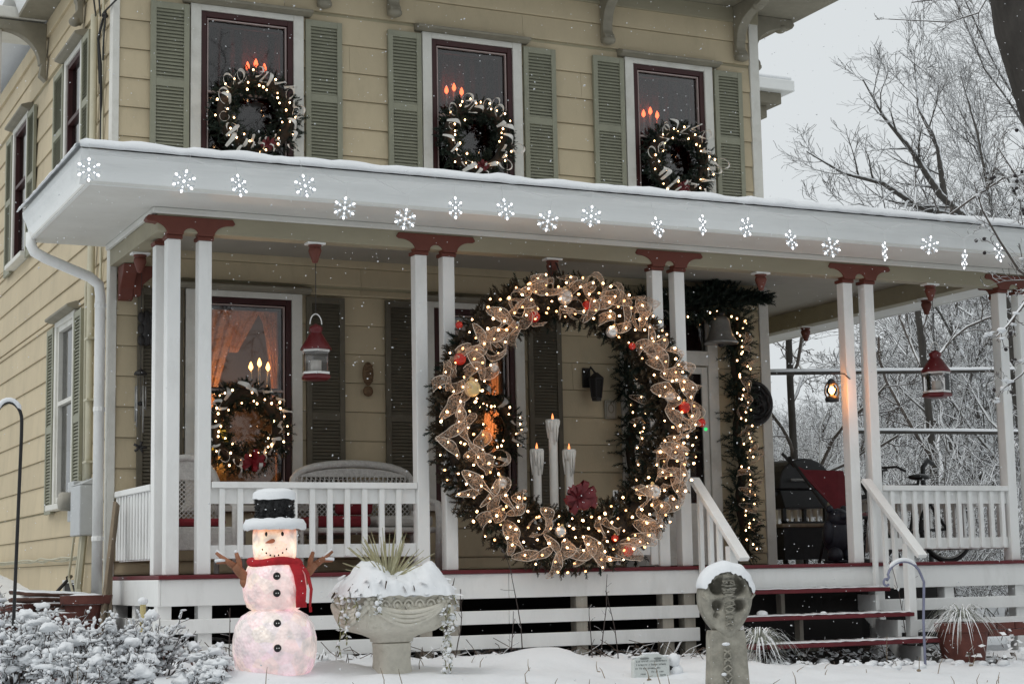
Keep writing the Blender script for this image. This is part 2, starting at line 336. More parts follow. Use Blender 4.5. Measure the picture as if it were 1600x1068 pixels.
# ------------------------------------------------------------------ ground
def spaced(a, b, n): return [a+(b-a)*i/n for i in range(n)]
xs = spaced(-300, -30, 8)+spaced(-30, -6, 14)+spaced(-6, 10, 150)+spaced(10, 40, 40)+spaced(40, 300, 14)+[300]
ys = spaced(-200, -14, 10)+spaced(-14, -5, 20)+spaced(-5, 2, 90)+spaced(2, 12, 30)+spaced(12, 70, 40)+spaced(70, 400, 10)+[400]
def bare(x, y):
    nz = mnoise.noise(Vector((x*1.7, y*1.7, 0)))*.22
    if -.98 < x < 7.7 and y > -.12+nz*.6 and y < 8 and (y < 1.7 or x > 5.7): return True
    if 3.7 < x < 6.5 and y > -1.12+nz and y < .2: return True
    if x < -1.0 and x > -1.9 and .7 < y < 2.6+nz: return True
    return False
MOUND = [(-.55, -1.55, .05, .5), (1.75, -.9, .14, .55), (1.15, -.75, .05, .3), (-.1, -1.3, .06, .3), (6.5, -.9, .05, .6), (3.3, -1.3, .05, .4)]
V = []
for y in ys:
    for x in xs:
        z = gz(x, y)
        if not bare(x, y):
            z += .06*mnoise.noise(Vector((x*.9, y*.9, 3)))+.03*mnoise.noise(Vector((x*3.4, y*3.4, 1)))+.018*mnoise.noise(Vector((x*9, y*9, 2)))+.04
            if y > 9: z += .35*mnoise.noise(Vector((x*.12, y*.12, 5)))
        else: z += .02*mnoise.noise(Vector((x*6, y*6, 2)))
        for mx_, my_, h, r in MOUND:
            d2 = ((x-mx_)**2+(y-my_)**2)/r**2
            if d2 < 6: z += h*math.exp(-d2*1.6)
        V.append((x, y, z))
nx, ny = len(xs), len(ys)
F = np.array([(j*nx+i, j*nx+i+1, (j+1)*nx+i+1, (j+1)*nx+i) for j in range(ny-1) for i in range(nx-1)])
me = fastmesh('ground', V, [F])
o = struct(link('ground', me, ['snow', 'soil'], None, True))
mi = [0]*len(F); q = 0
for j in range(ny-1):
    for i in range(nx-1):
        if bare((xs[i]+xs[i+1])/2, (ys[j]+ys[j+1])/2): mi[q] = 1
        q += 1
me.polygons.foreach_set('material_index', mi)

# unseen street added between lawn and far trees, cuts bounce light under the porch
q = MB(); rows = [(-22.0, .03), (-19, .07), (-16, .08), (-13, .07), (-10.4, .03)]; xs2 = spaced(-300, 300, 60)+[300]; nn = len(rows)
q.add([(x, y, -.70-.028*(max(-36, min(42, x))-.5)-.055*10.4+h) for x in xs2 for y, h in rows], [(i*nn+j, (i+1)*nn+j, (i+1)*nn+j+1, i*nn+j+1) for i in range(len(xs2)-1) for j in range(nn-1)])
struct(q.build('street', 'asphalt', None, True))
# ------------------------------------------------------------------ house
XL, XR, WY, ZT = -1.03, 5.72, 1.70, 5.80
house = thing('house', (2.3, 5, -.7), 'two storey pale yellow clapboard house with sage shutters behind the porch', 'house')
def cells(x0, x1, z0, z1, holes):
    """cut rectangles out of a rectangle: list of boxes"""
    zs = sorted({z0, z1, *[min(max(h[i], z0), z1) for h in holes for i in (2, 3)]}); out = []
    for a, b in zip(zs, zs[1:]):
        if b-a < 1e-5: continue
        c = (a+b)/2; xs_ = sorted((h[0], h[1]) for h in holes if h[2] < c < h[3]); x = x0
        for h0, h1 in xs_:
            if h0 > x: out.append((x, h0, a, b))
            x = max(x, h1)
        if x < x1: out.append((x, x1, a, b))
    return out
# openings x0,x1,z0,z1 (outside edge of the red sash frame)
FW = [(-.25, .62, 3.55, 5.06), (2.0, 2.86, 3.55, 5.06), (4.21, 5.05, 3.55, 5.06), (-.28, .60, .62, 2.45), (1.99, 2.83, .62, 2.45)]
DOOR = (4.12, 4.98, 0, 1.99); TRANS = (4.12, 4.98, 2.15, 2.47)
SW = [(3.04, 3.74, 3.62, 5.02), (5.95, 6.75, 3.55, 5.05), (3.22, 4.02, .72, 2.44)]     # left wall, as y0,y1,z0,z1
wb = MB()
for a, b, c, d in cells(XL, XR, -.04, ZT, FW+[DOOR, TRANS]): wb.box(a, b, WY+.02, WY+.14, c, d)
wall = wb.build('wall', 'sheath', house, label='front wall of the house')
wb = MB()
for a, b, c, d in cells(WY+.14, 12, -.75, ZT, SW): wb.box(XL+.02, XL+.14, a, b, c, d)
lwall = wb.build('wall', 'sheath', house, label='side wall left of the porch')
wb = MB(); wb.box(XR-.14, XR-.02, WY+.14, 12, -.75, ZT); rwall = wb.build('wall', 'sheath', house, label='side wall facing the grill')
wb = MB(); wb.box(XL+.02, XR-.02, 12, 12.12, -.75, ZT); wb.build('wall', 'sheath', house, label='rear wall')
rng = random.Random(3)
CH = .2655; Z00 = 3.837-17*CH
def board_mesh(ax, a, b, z0, z1):
    """clapboard: lower edge proud of the upper one"""
    q = MB(); g = .0042
    if ax == 'f': q.prism([(WY+.02, z0+g), (WY-.003, z0+g), (WY-.004, z0+.022), (WY+.012, z1-.002), (WY+.02, z1-.002)], 'x', a+.0012, b-.0012)
    elif ax == 'l': q.prism([(XL+.02, z0+g), (XL+.02, z1-.002), (XL+.012, z1-.002), (XL-.004, z0+.022), (XL-.003, z0+g)], 'y', a+.0012, b-.0012)
    else: q.prism([(XR-.02, z0+g), (XR+.006, z0+g), (XR+.006, z0+.022), (XR-.012, z1-.002), (XR-.02, z1-.002)], 'y', a+.0012, b-.0012)
    return q
def clad(ax, parent, x0, x1, holes, per, zmin=-9):
    k = 0
    while True:
        z0 = Z00+k*CH; z1 = z0+CH; k += 1
        if z1 < zmin+.05: continue
        z0 = max(z0, zmin)
        if z0 >= ZT-.06: break
        joints = []; x = x0+per*((k*.37+.13) % 1)
        while x < x1: joints.append(x); x += per
        zz = sorted({z0, min(z1, ZT-.06), *[h[i] for h in holes for i in (2, 3) if z0 < h[i] < z1]})
        for a, b in zip(zz, zz[1:]):
            if b-a < .03: continue
            for c in cells(x0, x1, a, b, holes):
                cuts = [c[0]]+[j for j in joints if c[0]+.12 < j < c[1]-.12]+[c[1]]
                for p, q in zip(cuts, cuts[1:]):
                    if q-p > .02: board_mesh(ax, p, q, a, b).build('siding_board', 'siding', parent)
TR = .10
holesF = [(a-TR, b+TR, c-.08, d+.13) for a, b, c, d in FW]+[(DOOR[0]-.14, DOOR[1]+.12, -.01, TRANS[3]+.13), (XL-.1, XL+.05, -9, 9), (XR-.10, XR+.1, -9, 9)]
clad('f', wall, XL, XR, holesF, 2.45, .01)
holesL = [(a-.09, b+.09, c-.08, d+.13) for a, b, c, d in SW]
clad('l', lwall, WY+.12, 9.5, holesL, 2.45)
clad('r', rwall, WY+.12, 9.5, [], 2.45)
q = MB(); q.box(XL+.03, XR-.03, WY+.03, WY+.2, -1.2, -.045); q.box(XR-.03, 7.95, 1.9, 2.0, -1.2, -.045); q.build('foundation', 'dark', house)  # foundation plus an added side panel, near-black to paint the shade under the porch
# corner boards, frieze, base
q = MB(); q.box(XL-.014, XL+.048, WY-.014, WY+.115, -.7, ZT-.06); q.build('corner_board', 'trim', house, bevel=.004)
q = MB(); q.box(XR-.098, XR+.014, WY-.014, WY+.115, -.7, ZT-.06); q.build('corner_board', 'trim', house, bevel=.004)
q = MB(); q.box(XL-.02, XR+.02, WY-.022, WY+.02, 5.64, ZT); q.build('frieze_board', 'beam', house, bevel=.005)
q = MB(); q.box(XL-.022, XL+.02, WY+.02, 10, 5.64, ZT); q.build('frieze_board', 'siding', house, bevel=.005)
q = MB(); q.box(-1.35, 6.35, .98, 4.80, 5.80, 5.86); q.box(XL+.02, 6.35, 4.80, 12.6, 5.80, 5.86); q.build('eave_soffit', 'cap', house, bevel=.006)
q = MB(); q.box(-1.95, XL-.03, 4.82, 5.75, 5.80, 5.92); q.build('eave_return', 'trim', house, bevel=.01)
q = MB()
q.prism([(.94, 5.86), (.90, 5.98), (.86, 6.02), (.86, 6.06), (.98, 6.06), (.98, 5.86)], 'x', -1.38, 6.38)
q.prism([(6.35, 5.84), (6.39, 5.96), (6.45, 6.01), (6.45, 6.06), (6.33, 6.06), (6.33, 5.84)], 'y', .86, 12.6)
q.prism([(-1.35, 5.84), (-1.39, 5.96), (-1.45, 6.01), (-1.45, 6.06), (-1.33, 6.06), (-1.33, 5.84)], 'y', .86, 4.8); q.build('eave_gutter', 'alum', house)
q = MB(); q.prism([(-1.45, 6.061), (6.45, 6.061), (2.5, 7.6)], 'y', .8, 12.7); q.build('roof', 'snow', house)
# carved eave brackets
def bracket_prof():
    pts = [(0, 5.80), (0, 5.22)]
    for i in range(9):
        t = i/8; pts.append((-.07-.03*math.sin(t*PI), 5.22+t*.10))
    pts += [(-.055, 5.35), (-.06, 5.42)]
    for i in range(9): a = i/8*PI/2; pts.append((-.07-.36*(1-math.cos(a)), 5.44+.24*math.sin(a)))
    pts += [(-.52, 5.70), (-.55, 5.74), (-.52, 5.80)]
    return pts
def eave_bracket(x, w=.11):
    q = MB(); q.prism([(WY-.022+p[0]*1.0, p[1]) for p in bracket_prof()], 'x', x-w/2, x+w/2)
    b = q.build('eave_bracket', 'cap', house, bevel=.008)
    q = MB(); q.ball((x, WY-.09, 5.24), (.075, .06, .045), 10, 7); q.build('rosette', 'cap', b, True); q = MB(); q.ball((x, WY-.42, 5.70), (.07, .07, .05), 10, 7); q.build('rosette', 'cap', b, True)
for x in (-.55, .9, 1.6, 3.9, 5.48): eave_bracket(x)
def eave_bracket_side(y, s):
    X0 = XR if s > 0 else XL; q = MB(); q.prism([(X0+s*(.022-p[0]), p[1]) for p in bracket_prof()], 'y', y-.055, y+.055); b = q.build('eave_bracket', 'cap', house, bevel=.008)
    q = MB(); q.ball((X0+s*.09, y, 5.24), (.06, .075, .045), 10, 7); q.build('rosette', 'cap', b, True); q = MB(); q.ball((X0+s*.42, y, 5.70), (.07, .07, .05), 10, 7); q.build('rosette', 'cap', b, True)
eave_bracket_side(1.86, 1); eave_bracket_side(3.3, 1); eave_bracket_side(3.0, -1)
# bigger arched bracket with an outer drop under the left eave
q = MB(); arc = [(XL-.02-.52*math.sin(a), 5.80-.50*(1-math.cos(a))*1.0-.02) for a in [0]]
pts = [(XL-.022, 5.78), (XL-.022, 5.16), (XL-.09, 5.22), (XL-.07, 5.34)]
for i in range(11): a = PI/2*i/10; pts.append((XL-.09-.40*(1-math.cos(a)), 5.34+.34*math.sin(a)))
pts += [(XL-.58, 5.66), (XL-.62, 5.78)]
q.prism(pts, 'y', 4.84, 4.96); b = q.build('eave_bracket', 'cap', house, bevel=.008)
q = MB(); q.box(-1.66, -1.50, 4.9, 5.0, 4.95, 5.80); q.build('eave_drop', 'trim', house, bevel=.01)
# rear wing cornice seen past the right corner
q = MB(); q.box(5.8, 7.35, 4.4, 9, -.7, 5.45); q.build('rear_wing', 'siding', house)
q = MB(); q.box(5.7, 7.55, 4.25, 9.1, 5.45, 5.60); q.box(5.7, 7.68, 4.12, 9.2, 5.60, 5.74); q.build('cornice', 'cap', house, bevel=.01)
q = MB(); q.box(5.7, 7.80, 4.0, 9.3, 5.74, 5.88); q.build('cornice', 'alum', house, bevel=.012)
q = MB(); q.box(5.7, 7.78, 4.02, 9.3, 5.881, 5.93); q.build('snow_cover', 'snow', house, bevel=.02)

# windows -------------------------------------------------------------
def fr(q, x0, x1, z0, z1, w, y0, y1, tr=None):
    t = w if tr is None else tr
    q.box(x0, x0+w, y0, y1, z0, z1); q.box(x1-w, x1, y0, y1, z0, z1); q.box(x0+w, x1-w, y0, y1, z1-t, z1); q.box(x0+w, x1-w, y0, y1, z0, z0+w)
def window(x0, x1, z0, z1, mid, label):
    q = MB(); t = TR-.004
    q.box(x0-t, x0, WY-.03, WY+.03, z0-.02, z1+.055); q.box(x1, x1+t, WY-.03, WY+.03, z0-.02, z1+.055); q.box(x0, x1, WY-.028, WY+.03, z1, z1+.055)
    w = q.build('window', 'trim', house, bevel=.004, label=label)
    q = MB(); q.prism([(WY-.115, z1+.075), (WY-.115, z1+.10), (WY-.03, z1+.13), (WY+.02, z1+.13), (WY+.02, z1+.056), (WY-.06, z1+.056)], 'x', x0-t-.07, x1+t+.07); q.build('head_cap', 'cap', w, bevel=.006)
    q = MB(); q.box(x0-t-.03, x1+t+.03, WY-.09, WY+.03, z0-.075, z0-.021); q.build('sill', 'trim', w, bevel=.006)
    q = MB(); fr(q, x0+.001, x1-.001, z0, z1-.001, .052, WY-.012, WY+.05); q.build('sash_frame', 'sash', w, bevel=.004)
    q = MB(); fr(q, x0+.062, x1-.062, z0+.062, z1-.062, .010, WY+.001, WY+.03); q.box(x0+.072, x1-.072, WY+.003, WY+.03, mid-.010, mid+.010); q.build('storm_frame', 'storm', w)
    q = MB(); q.box(x0+.054, x1-.054, WY+.035, WY+.038, z0+.054, z1-.054); q.build('pane', 'pane', w)
    q = MB(); fr(q, x0+.055, x1-.055, z0+.055, z1-.055, .05, WY+.06, WY+.10); q.box(x0+.10, x1-.10, WY+.055, WY+.095, mid-.03, mid+.03); q.build('inner_sash', 'sash', w)
    return w
wl = ['left upper window', 'middle upper window', 'right upper window', 'porch window left of the wicker settee', 'porch window behind the great wreath']
for i, (h, nm) in enumerate(zip(FW, wl)): window(*h, 4.32 if i < 3 else 1.62, nm)
def side_window(y0, y1, z0, z1, mid, label):
    q = MB(); t = .086; X = XL
    q.box(X-.03, X+.03, y0-t, y0, z0-.02, z1+.055); q.box(X-.03, X+.03, y1, y1+t, z0-.02, z1+.055); q.box(X-.028, X+.03, y0, y1, z1, z1+.055)
    w = q.build('window', 'trim', house, bevel=.004, label=label); low = z0 < 2
    q = MB(); q.prism([(X-.115, z1+.075), (X-.06, z1+.056), (X+.02, z1+.056), (X+.02, z1+.13), (X-.03, z1+.13), (X-.115, z1+.10)], 'y', y0-t-.07, y1+t+.07); q.build('head_cap', 'cap', w, bevel=.006)
    q = MB(); q.box(X-.09, X+.03, y0-t-.03, y1+t+.03, z0-.075, z0-.021); q.build('sill', 'trim', w, bevel=.006)
    q = MB()
    for a, b, c, d in ((y0+.001, y0+.05, z0, z1-.001), (y1-.05, y1-.001, z0, z1-.001), (y0+.05, y1-.05, z1-.05, z1-.001), (y0+.05, y1-.05, z0, z0+.05), (y0+.05, y1-.05, mid-.02, mid+.02)): q.box(X-.01, X+.05, a, b, c, d)
    q.build('sash_frame', 'trim' if low else 'sash', w)
    q = MB(); q.box(X+.03, X+.033, y0+.05, y1-.05, z0+.05, z1-.05); q.build('pane', 'pane', w)
for h, nm in zip(SW, ['upper side window near the corner', 'upper side window farther back', 'lower side window beside the meter box']): side_window(*h, (h[2]+h[3])/2+.1, nm)
# shutters: frame with two louvred fields -----------------------------
def shutter(c0, c1, z0, z1, mid, side=False, pm='shut'):
    def bx(q, a, b, d0, d1, e, f):
        if side: q.box(XL-.006-d1, XL-.006-d0, a, b, e, f)
        else: q.box(a, b, WY-.006-d1, WY-.006-d0, e, f)
    w = c1-c0; st = .05; q = MB()
    bx(q, c0, c0+st, .002, .034, z0, z1); bx(q, c1-st, c1, .002, .034, z0, z1)
    for a, b in ((z1-.06, z1), (mid-.035, mid+.035), (z0, z0+.08)): bx(q, c0+st, c1-st, .002, .032, a, b)
    bx(q, c0+st, c1-st, .002, .006, z0+.08, z1-.06)
    s = q.build('shutter', pm, house, bevel=.003)
    for a, b in ((mid+.035, z1-.06), (z0+.08, mid-.035)):
        n = max(4, int((b-a)/.031)); q = MB(); h = (b-a)/n
        for i in range(n):
            e = a+i*h; D0, D1 = .008, .030
            if side:
                X = XL-.006; q.prism([(X-D1, e+.002), (X-D1+.005, e+.002), (X-D0, e+h*.95), (X-D0-.005, e+h*.95)], 'y', c0+st, c1-st)
            else:
                Y = WY-.006; q.prism([(Y-D1, e+.002), (Y-D1+.005, e+.002), (Y-D0, e+h*.95), (Y-D0-.005, e+h*.95)], 'x', c0+st, c1-st)
        q.build('louvre_slats', pm, s, kind='stuff')
for a, b in ((-.71, -.36), (.735, 1.09), (1.55, 1.89), (2.975, 3.325), (3.745, 4.095), (5.165, 5.50)): shutter(a, b, 3.42, 5.09, 4.35)
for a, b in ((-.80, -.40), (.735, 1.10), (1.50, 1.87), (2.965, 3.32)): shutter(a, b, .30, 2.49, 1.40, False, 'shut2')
for a, b in ((2.60, 2.94), (3.84, 4.34)): shutter(a, b, 3.5, 5.06, 4.4, True)
for a, b in ((5.42, 5.85), (6.85, 7.25)): shutter(a, b, 3.45, 5.06, 4.3, True)
for a, b in ((2.78, 3.12), (4.12, 4.46)): shutter(a, b, .62, 2.46, 1.45, True)
# door ------------------------------------------------------------------
q = MB(); x0, x1 = DOOR[:2]
q.box(x0-.136, x0, WY-.03, WY+.06, 0, 2.475); q.box(x1, x1+.116, WY-.03, WY+.06, 0, 2.475); q.box(x0, x1, WY-.028, WY+.06, 2.0, 2.145); q.box(x0-.136, x1+.116, WY-.034, WY+.06, 2.476, 2.59)
d = q.build('door_frame', 'trim', house, bevel=.005)
q = MB(); q.box(x0+.02, x1-.02, WY+.03, WY+.034, 2.16, 2.465); q.build('transom_pane', 'pane', d)
q = MB(); q.box(x0, x1, WY+.09, WY+.11, 0, 2.47); q.build('door_leaf', 'sash', d)
q = MB(); fr(q, x0+.004, x1-.004, .01, 1.985, .07, WY-.01, WY+.02); q.box(x0+.074, x1-.074, WY-.008, WY+.02, .55, .62); q.box(x0+.074, x1-.074, WY-.006, WY+.018, .08, .55); sdoor = q.build('storm_door', 'trim', house, bevel=.005)
q = MB(); q.box(x0+.074, x1-.074, WY+.004, WY+.008, .62, 1.915); q.build('door_pane', 'pane', sdoor)
q = MB(); q.tube([(x0+.11, WY-.05, .95), (x0+.11, WY-.05, 1.09)], .01, 6); q.tube([(x0+.11, WY-.05, 1.02), (x0+.11, WY-.01, 1.02)], .012, 6); q.build('door_handle', 'black', sdoor)
# rooms behind the glass
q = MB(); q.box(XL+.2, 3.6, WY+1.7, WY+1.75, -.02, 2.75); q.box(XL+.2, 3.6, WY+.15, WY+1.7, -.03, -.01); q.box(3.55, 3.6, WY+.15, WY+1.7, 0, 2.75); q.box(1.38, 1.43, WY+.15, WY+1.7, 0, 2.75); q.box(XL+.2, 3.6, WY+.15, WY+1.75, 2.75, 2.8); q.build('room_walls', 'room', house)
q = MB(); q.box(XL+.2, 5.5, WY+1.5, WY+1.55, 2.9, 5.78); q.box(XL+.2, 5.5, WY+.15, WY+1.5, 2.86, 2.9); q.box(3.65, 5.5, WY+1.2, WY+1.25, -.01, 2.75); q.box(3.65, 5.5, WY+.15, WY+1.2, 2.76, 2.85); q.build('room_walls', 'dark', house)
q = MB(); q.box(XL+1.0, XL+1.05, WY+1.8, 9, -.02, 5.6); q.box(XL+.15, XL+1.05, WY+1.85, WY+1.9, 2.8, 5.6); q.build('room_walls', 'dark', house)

# ------------------------------------------------------------------ porch
PX0, PX1 = -1.03, 7.70
porch = thing('porch', (3.3, .8, -.7), 'white wraparound porch with paired posts, red brackets and snowy roof edge', 'porch')
q = MB(); q.box(PX0, PX1, -.075, WY-.04, -.032, 0); q.box(XR+.03, PX1, WY-.04, 8.5, -.032, 0); q.build('floor', 'deck', porch, bevel=.006)
# skirt: fascia and slats, each a board of its own
def skirt(x0, x1):
    q = MB(); q.box(x0, x1, -.05, -.02, -.235, -.033); q.build('skirt_fascia', 'white', porch, bevel=.004)
    for a, b in ((-.445, -.335), (-.645, -.53)):
        q = MB(); q.box(x0, x1, -.045, -.02, a, b); q.build('skirt_slat', 'white', porch, bevel=.004)
skirt(PX0+.026, 1.905); skirt(1.909, 3.74); skirt(5.62, PX1)
q = MB(); q.box(3.744, 5.616, -.05, -.02, -.225, -.033); q.build('skirt_fascia', 'white', porch, bevel=.004)
for a, b in ((-.235, -.033), (-.445, -.335), (-.645, -.53)):
    q = MB(); q.box(PX0, PX0+.024, -.048, WY-.02, a, b); q.build('skirt_slat' if a < -.3 else 'skirt_fascia', 'white', porch, bevel=.004)
for x in (-.97, -.655, 1.175, 1.42, 2.6, 3.44, 3.66, 5.70, 6.5, 7.35, 7.6):
    q = MB(); q.box(x-.055, x+.055, -.018, .09, gz(x, 0)-.1, -.033); q.build('skirt_pier', 'white' if x < 0 or x > 5 else 'wood2', porch, bevel=.005)
for y in (.85, 1.55):
    q = MB(); q.box(PX0+.026, PX0+.13, y-.05, y+.05, -.8, -.033); q.build('skirt_pier', 'white', porch, bevel=.005)
# beams, soffit, ceiling
ZB, ZS = 2.66, 2.845
q = MB(); q.box(PX0-.02, PX1+.02, -.025, .125, ZB, ZS); q.build('beam', 'beam', porch, bevel=.006)
q = MB(); q.box(PX0-.02, PX0+.13, .126, WY-.03, ZB, ZS); q.build('beam', 'beam', porch, bevel=.006)
q = MB(); q.box(7.0, 7.15, .126, 8.5, ZB, ZS); q.build('beam', 'beam', porch, bevel=.006)
q = MB(); q.box(PX0-.06, PX1+.06, -.06, -.027, ZS-.05, ZS-.001); q.box(PX0-.06, PX0-.022, -.026, WY-.03, ZS-.05, ZS-.001); q.build('crown_trim', 'soffit', porch, bevel=.01)
RX0, RX1, RY0 = -1.755, 8.35, -.70
q = MB(); q.box(RX0+.02, RX1-.02, RY0+.02, -.03, ZS, ZS+.02); q.box(RX0+.02, PX0-.02, -.03, WY+.05, ZS, ZS+.02); q.box(7.16, RX1-.02, -.03, 8.6, ZS, ZS+.02); q.build('soffit', 'soffit', porch)
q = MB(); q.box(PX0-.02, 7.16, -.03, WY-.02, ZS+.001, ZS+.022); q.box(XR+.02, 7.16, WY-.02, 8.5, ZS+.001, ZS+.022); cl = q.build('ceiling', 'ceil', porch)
q = MB()
# gutter fascia with a rolled lip
def gut(q, ax, s, e, a0, a1):
    pr = [(e, ZS-.005), (e+s*.02, ZS-.006), (e+s*.03, ZS+.03), (e+s*.032, ZS+.10), (e+s*.05, ZS+.155), (e+s*.075, ZS+.20), (e+s*.082, ZS+.245), (e+s*.06, ZS+.25), (e, ZS+.25)]
    if ax == 'x': q.prism(pr, 'x', a0, a1)
    else: q.prism(pr, 'y', a0, a1)
gut(q, 'x', -1, RY0+.05, RX0-.03, RX1+.03); gut(q, 'y', -1, RX0+.05, RY0+.05, WY+.03); gut(q, 'y', 1, RX1-.05, RY0+.05, 8.6)
gq = q.build('gutter', 'alum', porch)
q = MB(); zz = ZS+.26
q.add([(RX0-.03, RY0-.03, zz), (RX1+.03, RY0-.03, zz), (RX1-1.6, WY-.02, 3.52), (XL+.8, WY-.02, 3.50), (RX0-.03, WY+.03, zz), (RX1+.03, 8.6, zz), (XR+.1, 8.6, 3.6), (XR+.1, WY-.02, 3.52), (XL-.03, WY+.03, zz+.14)], [(0, 1, 2, 3), (0, 3, 8), (0, 8, 4), (1, 5, 6, 7, 2)]); q.build('roof', 'alum', porch)
# snow lying along the roof edge, uneven lip
def snow_strip(pts, n, name, parent, w=.55, h=.075, seed=1, inward=(0, 1)):
    rr = random.Random(seed); V = []; F = []; prof = [(-.02, -.012), (-.035, .02), (-.02, .6), (.06, 1.0), (.3, 1.15), (w, 1.2)]
    for i in range(n+1):
        t = i/n; p = Vector(pts[0]).lerp(Vector(pts[1]), t); k = h*(1+.35*mnoise.noise(Vector((t*n*.25, seed, 0)))); dz = .012*mnoise.noise(Vector((t*n*.7, seed, 4)))
        for a, b in prof:
            if w < .2: a *= .25 if a < .3 else 1
            mt_ = max(0, a)*(1-t); V.append((p.x+inward[0]*a+inward[1]*mt_, p.y+inward[1]*a+inward[0]*mt_, p.z+b*k+a*(.13 if w > .2 else 0)+(dz if b > 0 else dz*.6)))
    m_ = len(prof)
    for i in range(n):
        for j in range(m_-1): F.append((i*m_+j, i*m_+j+1, (i+1)*m_+j+1, (i+1)*m_+j))
    q = MB(); q.add(V, F); return q.build(name, 'snow', parent, True)
snow_strip([(RX0-.05, RY0-.05, ZS+.25), (RX1+.05, RY0-.05, ZS+.25)], 150, 'roof_snow', porch, seed=2)
snow_strip([(RX0-.05, RY0-.05, ZS+.25), (RX0-.05, WY+.02, ZS+.25)], 40, 'roof_snow', porch, seed=5, inward=(1, 0), h=.045)
# posts: square shafts in pairs
PZ = 2.61; pw = .053
POSTS = [(-.91, 0), (-.66, 0), (-.93, .30), (1.175, 0), (1.425, 0), (3.44, 0), (3.667, 0), (5.50, 0), (5.744, 0), (7.35, 0), (7.60, 0), (7.60, .3)]
for x, y in POSTS:
    q = MB(); q.box(x-pw, x+pw, y, y+.106, .001, PZ); p = q.build('post', 'white', porch, bevel=.007)
    q = MB(); q.box(x-pw-.012, x+pw+.012, y-.012, y+.118, PZ+.001, PZ+.03); q.build('collar', 'brick', p, bevel=.004)
# red scroll brackets over each pair
def scroll(c0, c1, ax, off, th=.10):
    """c0,c1 outer post centres; curved arms outside, small arch between"""
    z0, z1 = PZ+.031, 2.782; pts = []
    L0, R0 = c0-pw-.01, c1+pw+.01
    pts += [(L0-.15, z1), (L0-.17, z1-.035), (L0-.15, z1-.05)]
    for i in range(1, 8): a = PI/2*i/7; pts.append((L0-.13+.13*math.sin(a), z1-.05-(z1-.05-z0)*(1-math.cos(a))))
    pts += [(c0+pw+.01, z0)]
    if c1-c0 > .15:
        mid = (c0+c1)/2; hw = (c1-c0)/2-pw-.01
        for i in range(0, 9): a = PI*i/8; pts.append((mid-hw*math.cos(a), z0+.055*math.sin(a)))
    pts += [(c1-pw-.01, z0)]
    for i in range(0, 7): a = PI/2*(1-i/7); pts.append((R0+.13-.13*math.sin(a), z1-.05-(z1-.05-z0)*(1-math.cos(a))))
    pts += [(R0+.15, z1-.05), (R0+.17, z1-.035), (R0+.15, z1)]
    q = MB()
    q.prism(pts[::-1] if ax == 'y' else pts, ax, off-.035, off+th-.035)
    return q.build('capital', 'brick', porch, bevel=.006)
for a, b in ((-.91, -.66), (1.175, 1.425), (3.44, 3.667), (5.50, 5.744), (7.35, 7.60)): scroll(a, b, 'y', -.004)
scroll(.35, .35, 'x', -.91-pw+.03); scroll(.35, .35, 'x', 7.60-pw+.03)
q = MB(); q.prism([(WY-.04, 2.66), (WY-.04, 2.36), (WY-.10, 2.37), (WY-.12, 2.46), (WY-.24, 2.58), (WY-.27, 2.655)], 'x', -.98, -.86); q.build('capital', 'brick', porch, bevel=.006)
q = MB(); q.prism([(-.86, 2.665), (-.86, 2.40), (-.80, 2.40), (-.78, 2.50), (-.69, 2.58), (-.66, 2.665)], 'y', WY-.13, WY-.04); q.build('capital', 'brick', porch, bevel=.006)
# turned drops hanging from the beam between the posts
pend_me = shared(MB().lathe([(.0, -.15), (.022, -.145), (.03, -.12), (.045, -.08), (.055, -.05), (.05, -.025), (.04, -.02), (.055, -.012), (.055, 0)], 12), 'drop', 'brick', True)
cap_me = shared(MB().box(-.075, .075, -.05, .05, .001, .018), 'drop_cap', 'white')
for x, y in ((.26, .04), (2.42, .04), (4.56, .04), (6.50, .04), (-.955, .95), (7.06, .80), (7.06, 2.93)):
    d = part_at('drop', pend_me, porch, (x, y, ZB-.02)); c = bpy.data.objects.new('drop_cap', cap_me); COL.objects.link(c); c.parent = d
# railings ------------------------------------------------------------
def railing(a, b, xs_, ax='x', at=.03, name='railing'):
    q = MB()
    def bx(q, c0, c1, d0, d1, e, f):
        if ax == 'x': q.box(c0, c1, at+d0, at+d1, e, f)
        else: q.box(at+d0, at+d1, c0, c1, e, f)
    bx(q, a, b, -.035, .065, .665, .715); r = q.build('railing', 'white', porch, bevel=.006)
    q = MB(); bx(q, a, b, .012, .036, .545, .664); bx(q, a, b, .012, .036, .12, .225); q.build('rail_board', 'white', r, bevel=.003)
    for c in xs_:
        q = MB(); bx(q, c-.021, c+.021, -.022, .011, .13, .664); q.build('baluster', 'white', r, bevel=.003)
railing(-.60, 1.12, [-.514+.1475*i for i in range(12) if -.514+.1475*i < 1.1])
railing(5.80, 7.295, [5.915+.131*i for i in range(11)])
railing(.42, 1.66, [.47+.105*i for i in range(12)], 'y', -.955)
railing(.42, 6.0, [.5+.135*i for i in range(41)], 'y', 7.6)
q = MB(); q.box(3.31, 3.385, .02, .06, .015, .33); q.box(2.9, 3.31, .03, .055, .10, .20); q.box(2.95, 3.00, .01, .03, .02, .66)
q.build('gate_leaf', 'white', porch, bevel=.004)
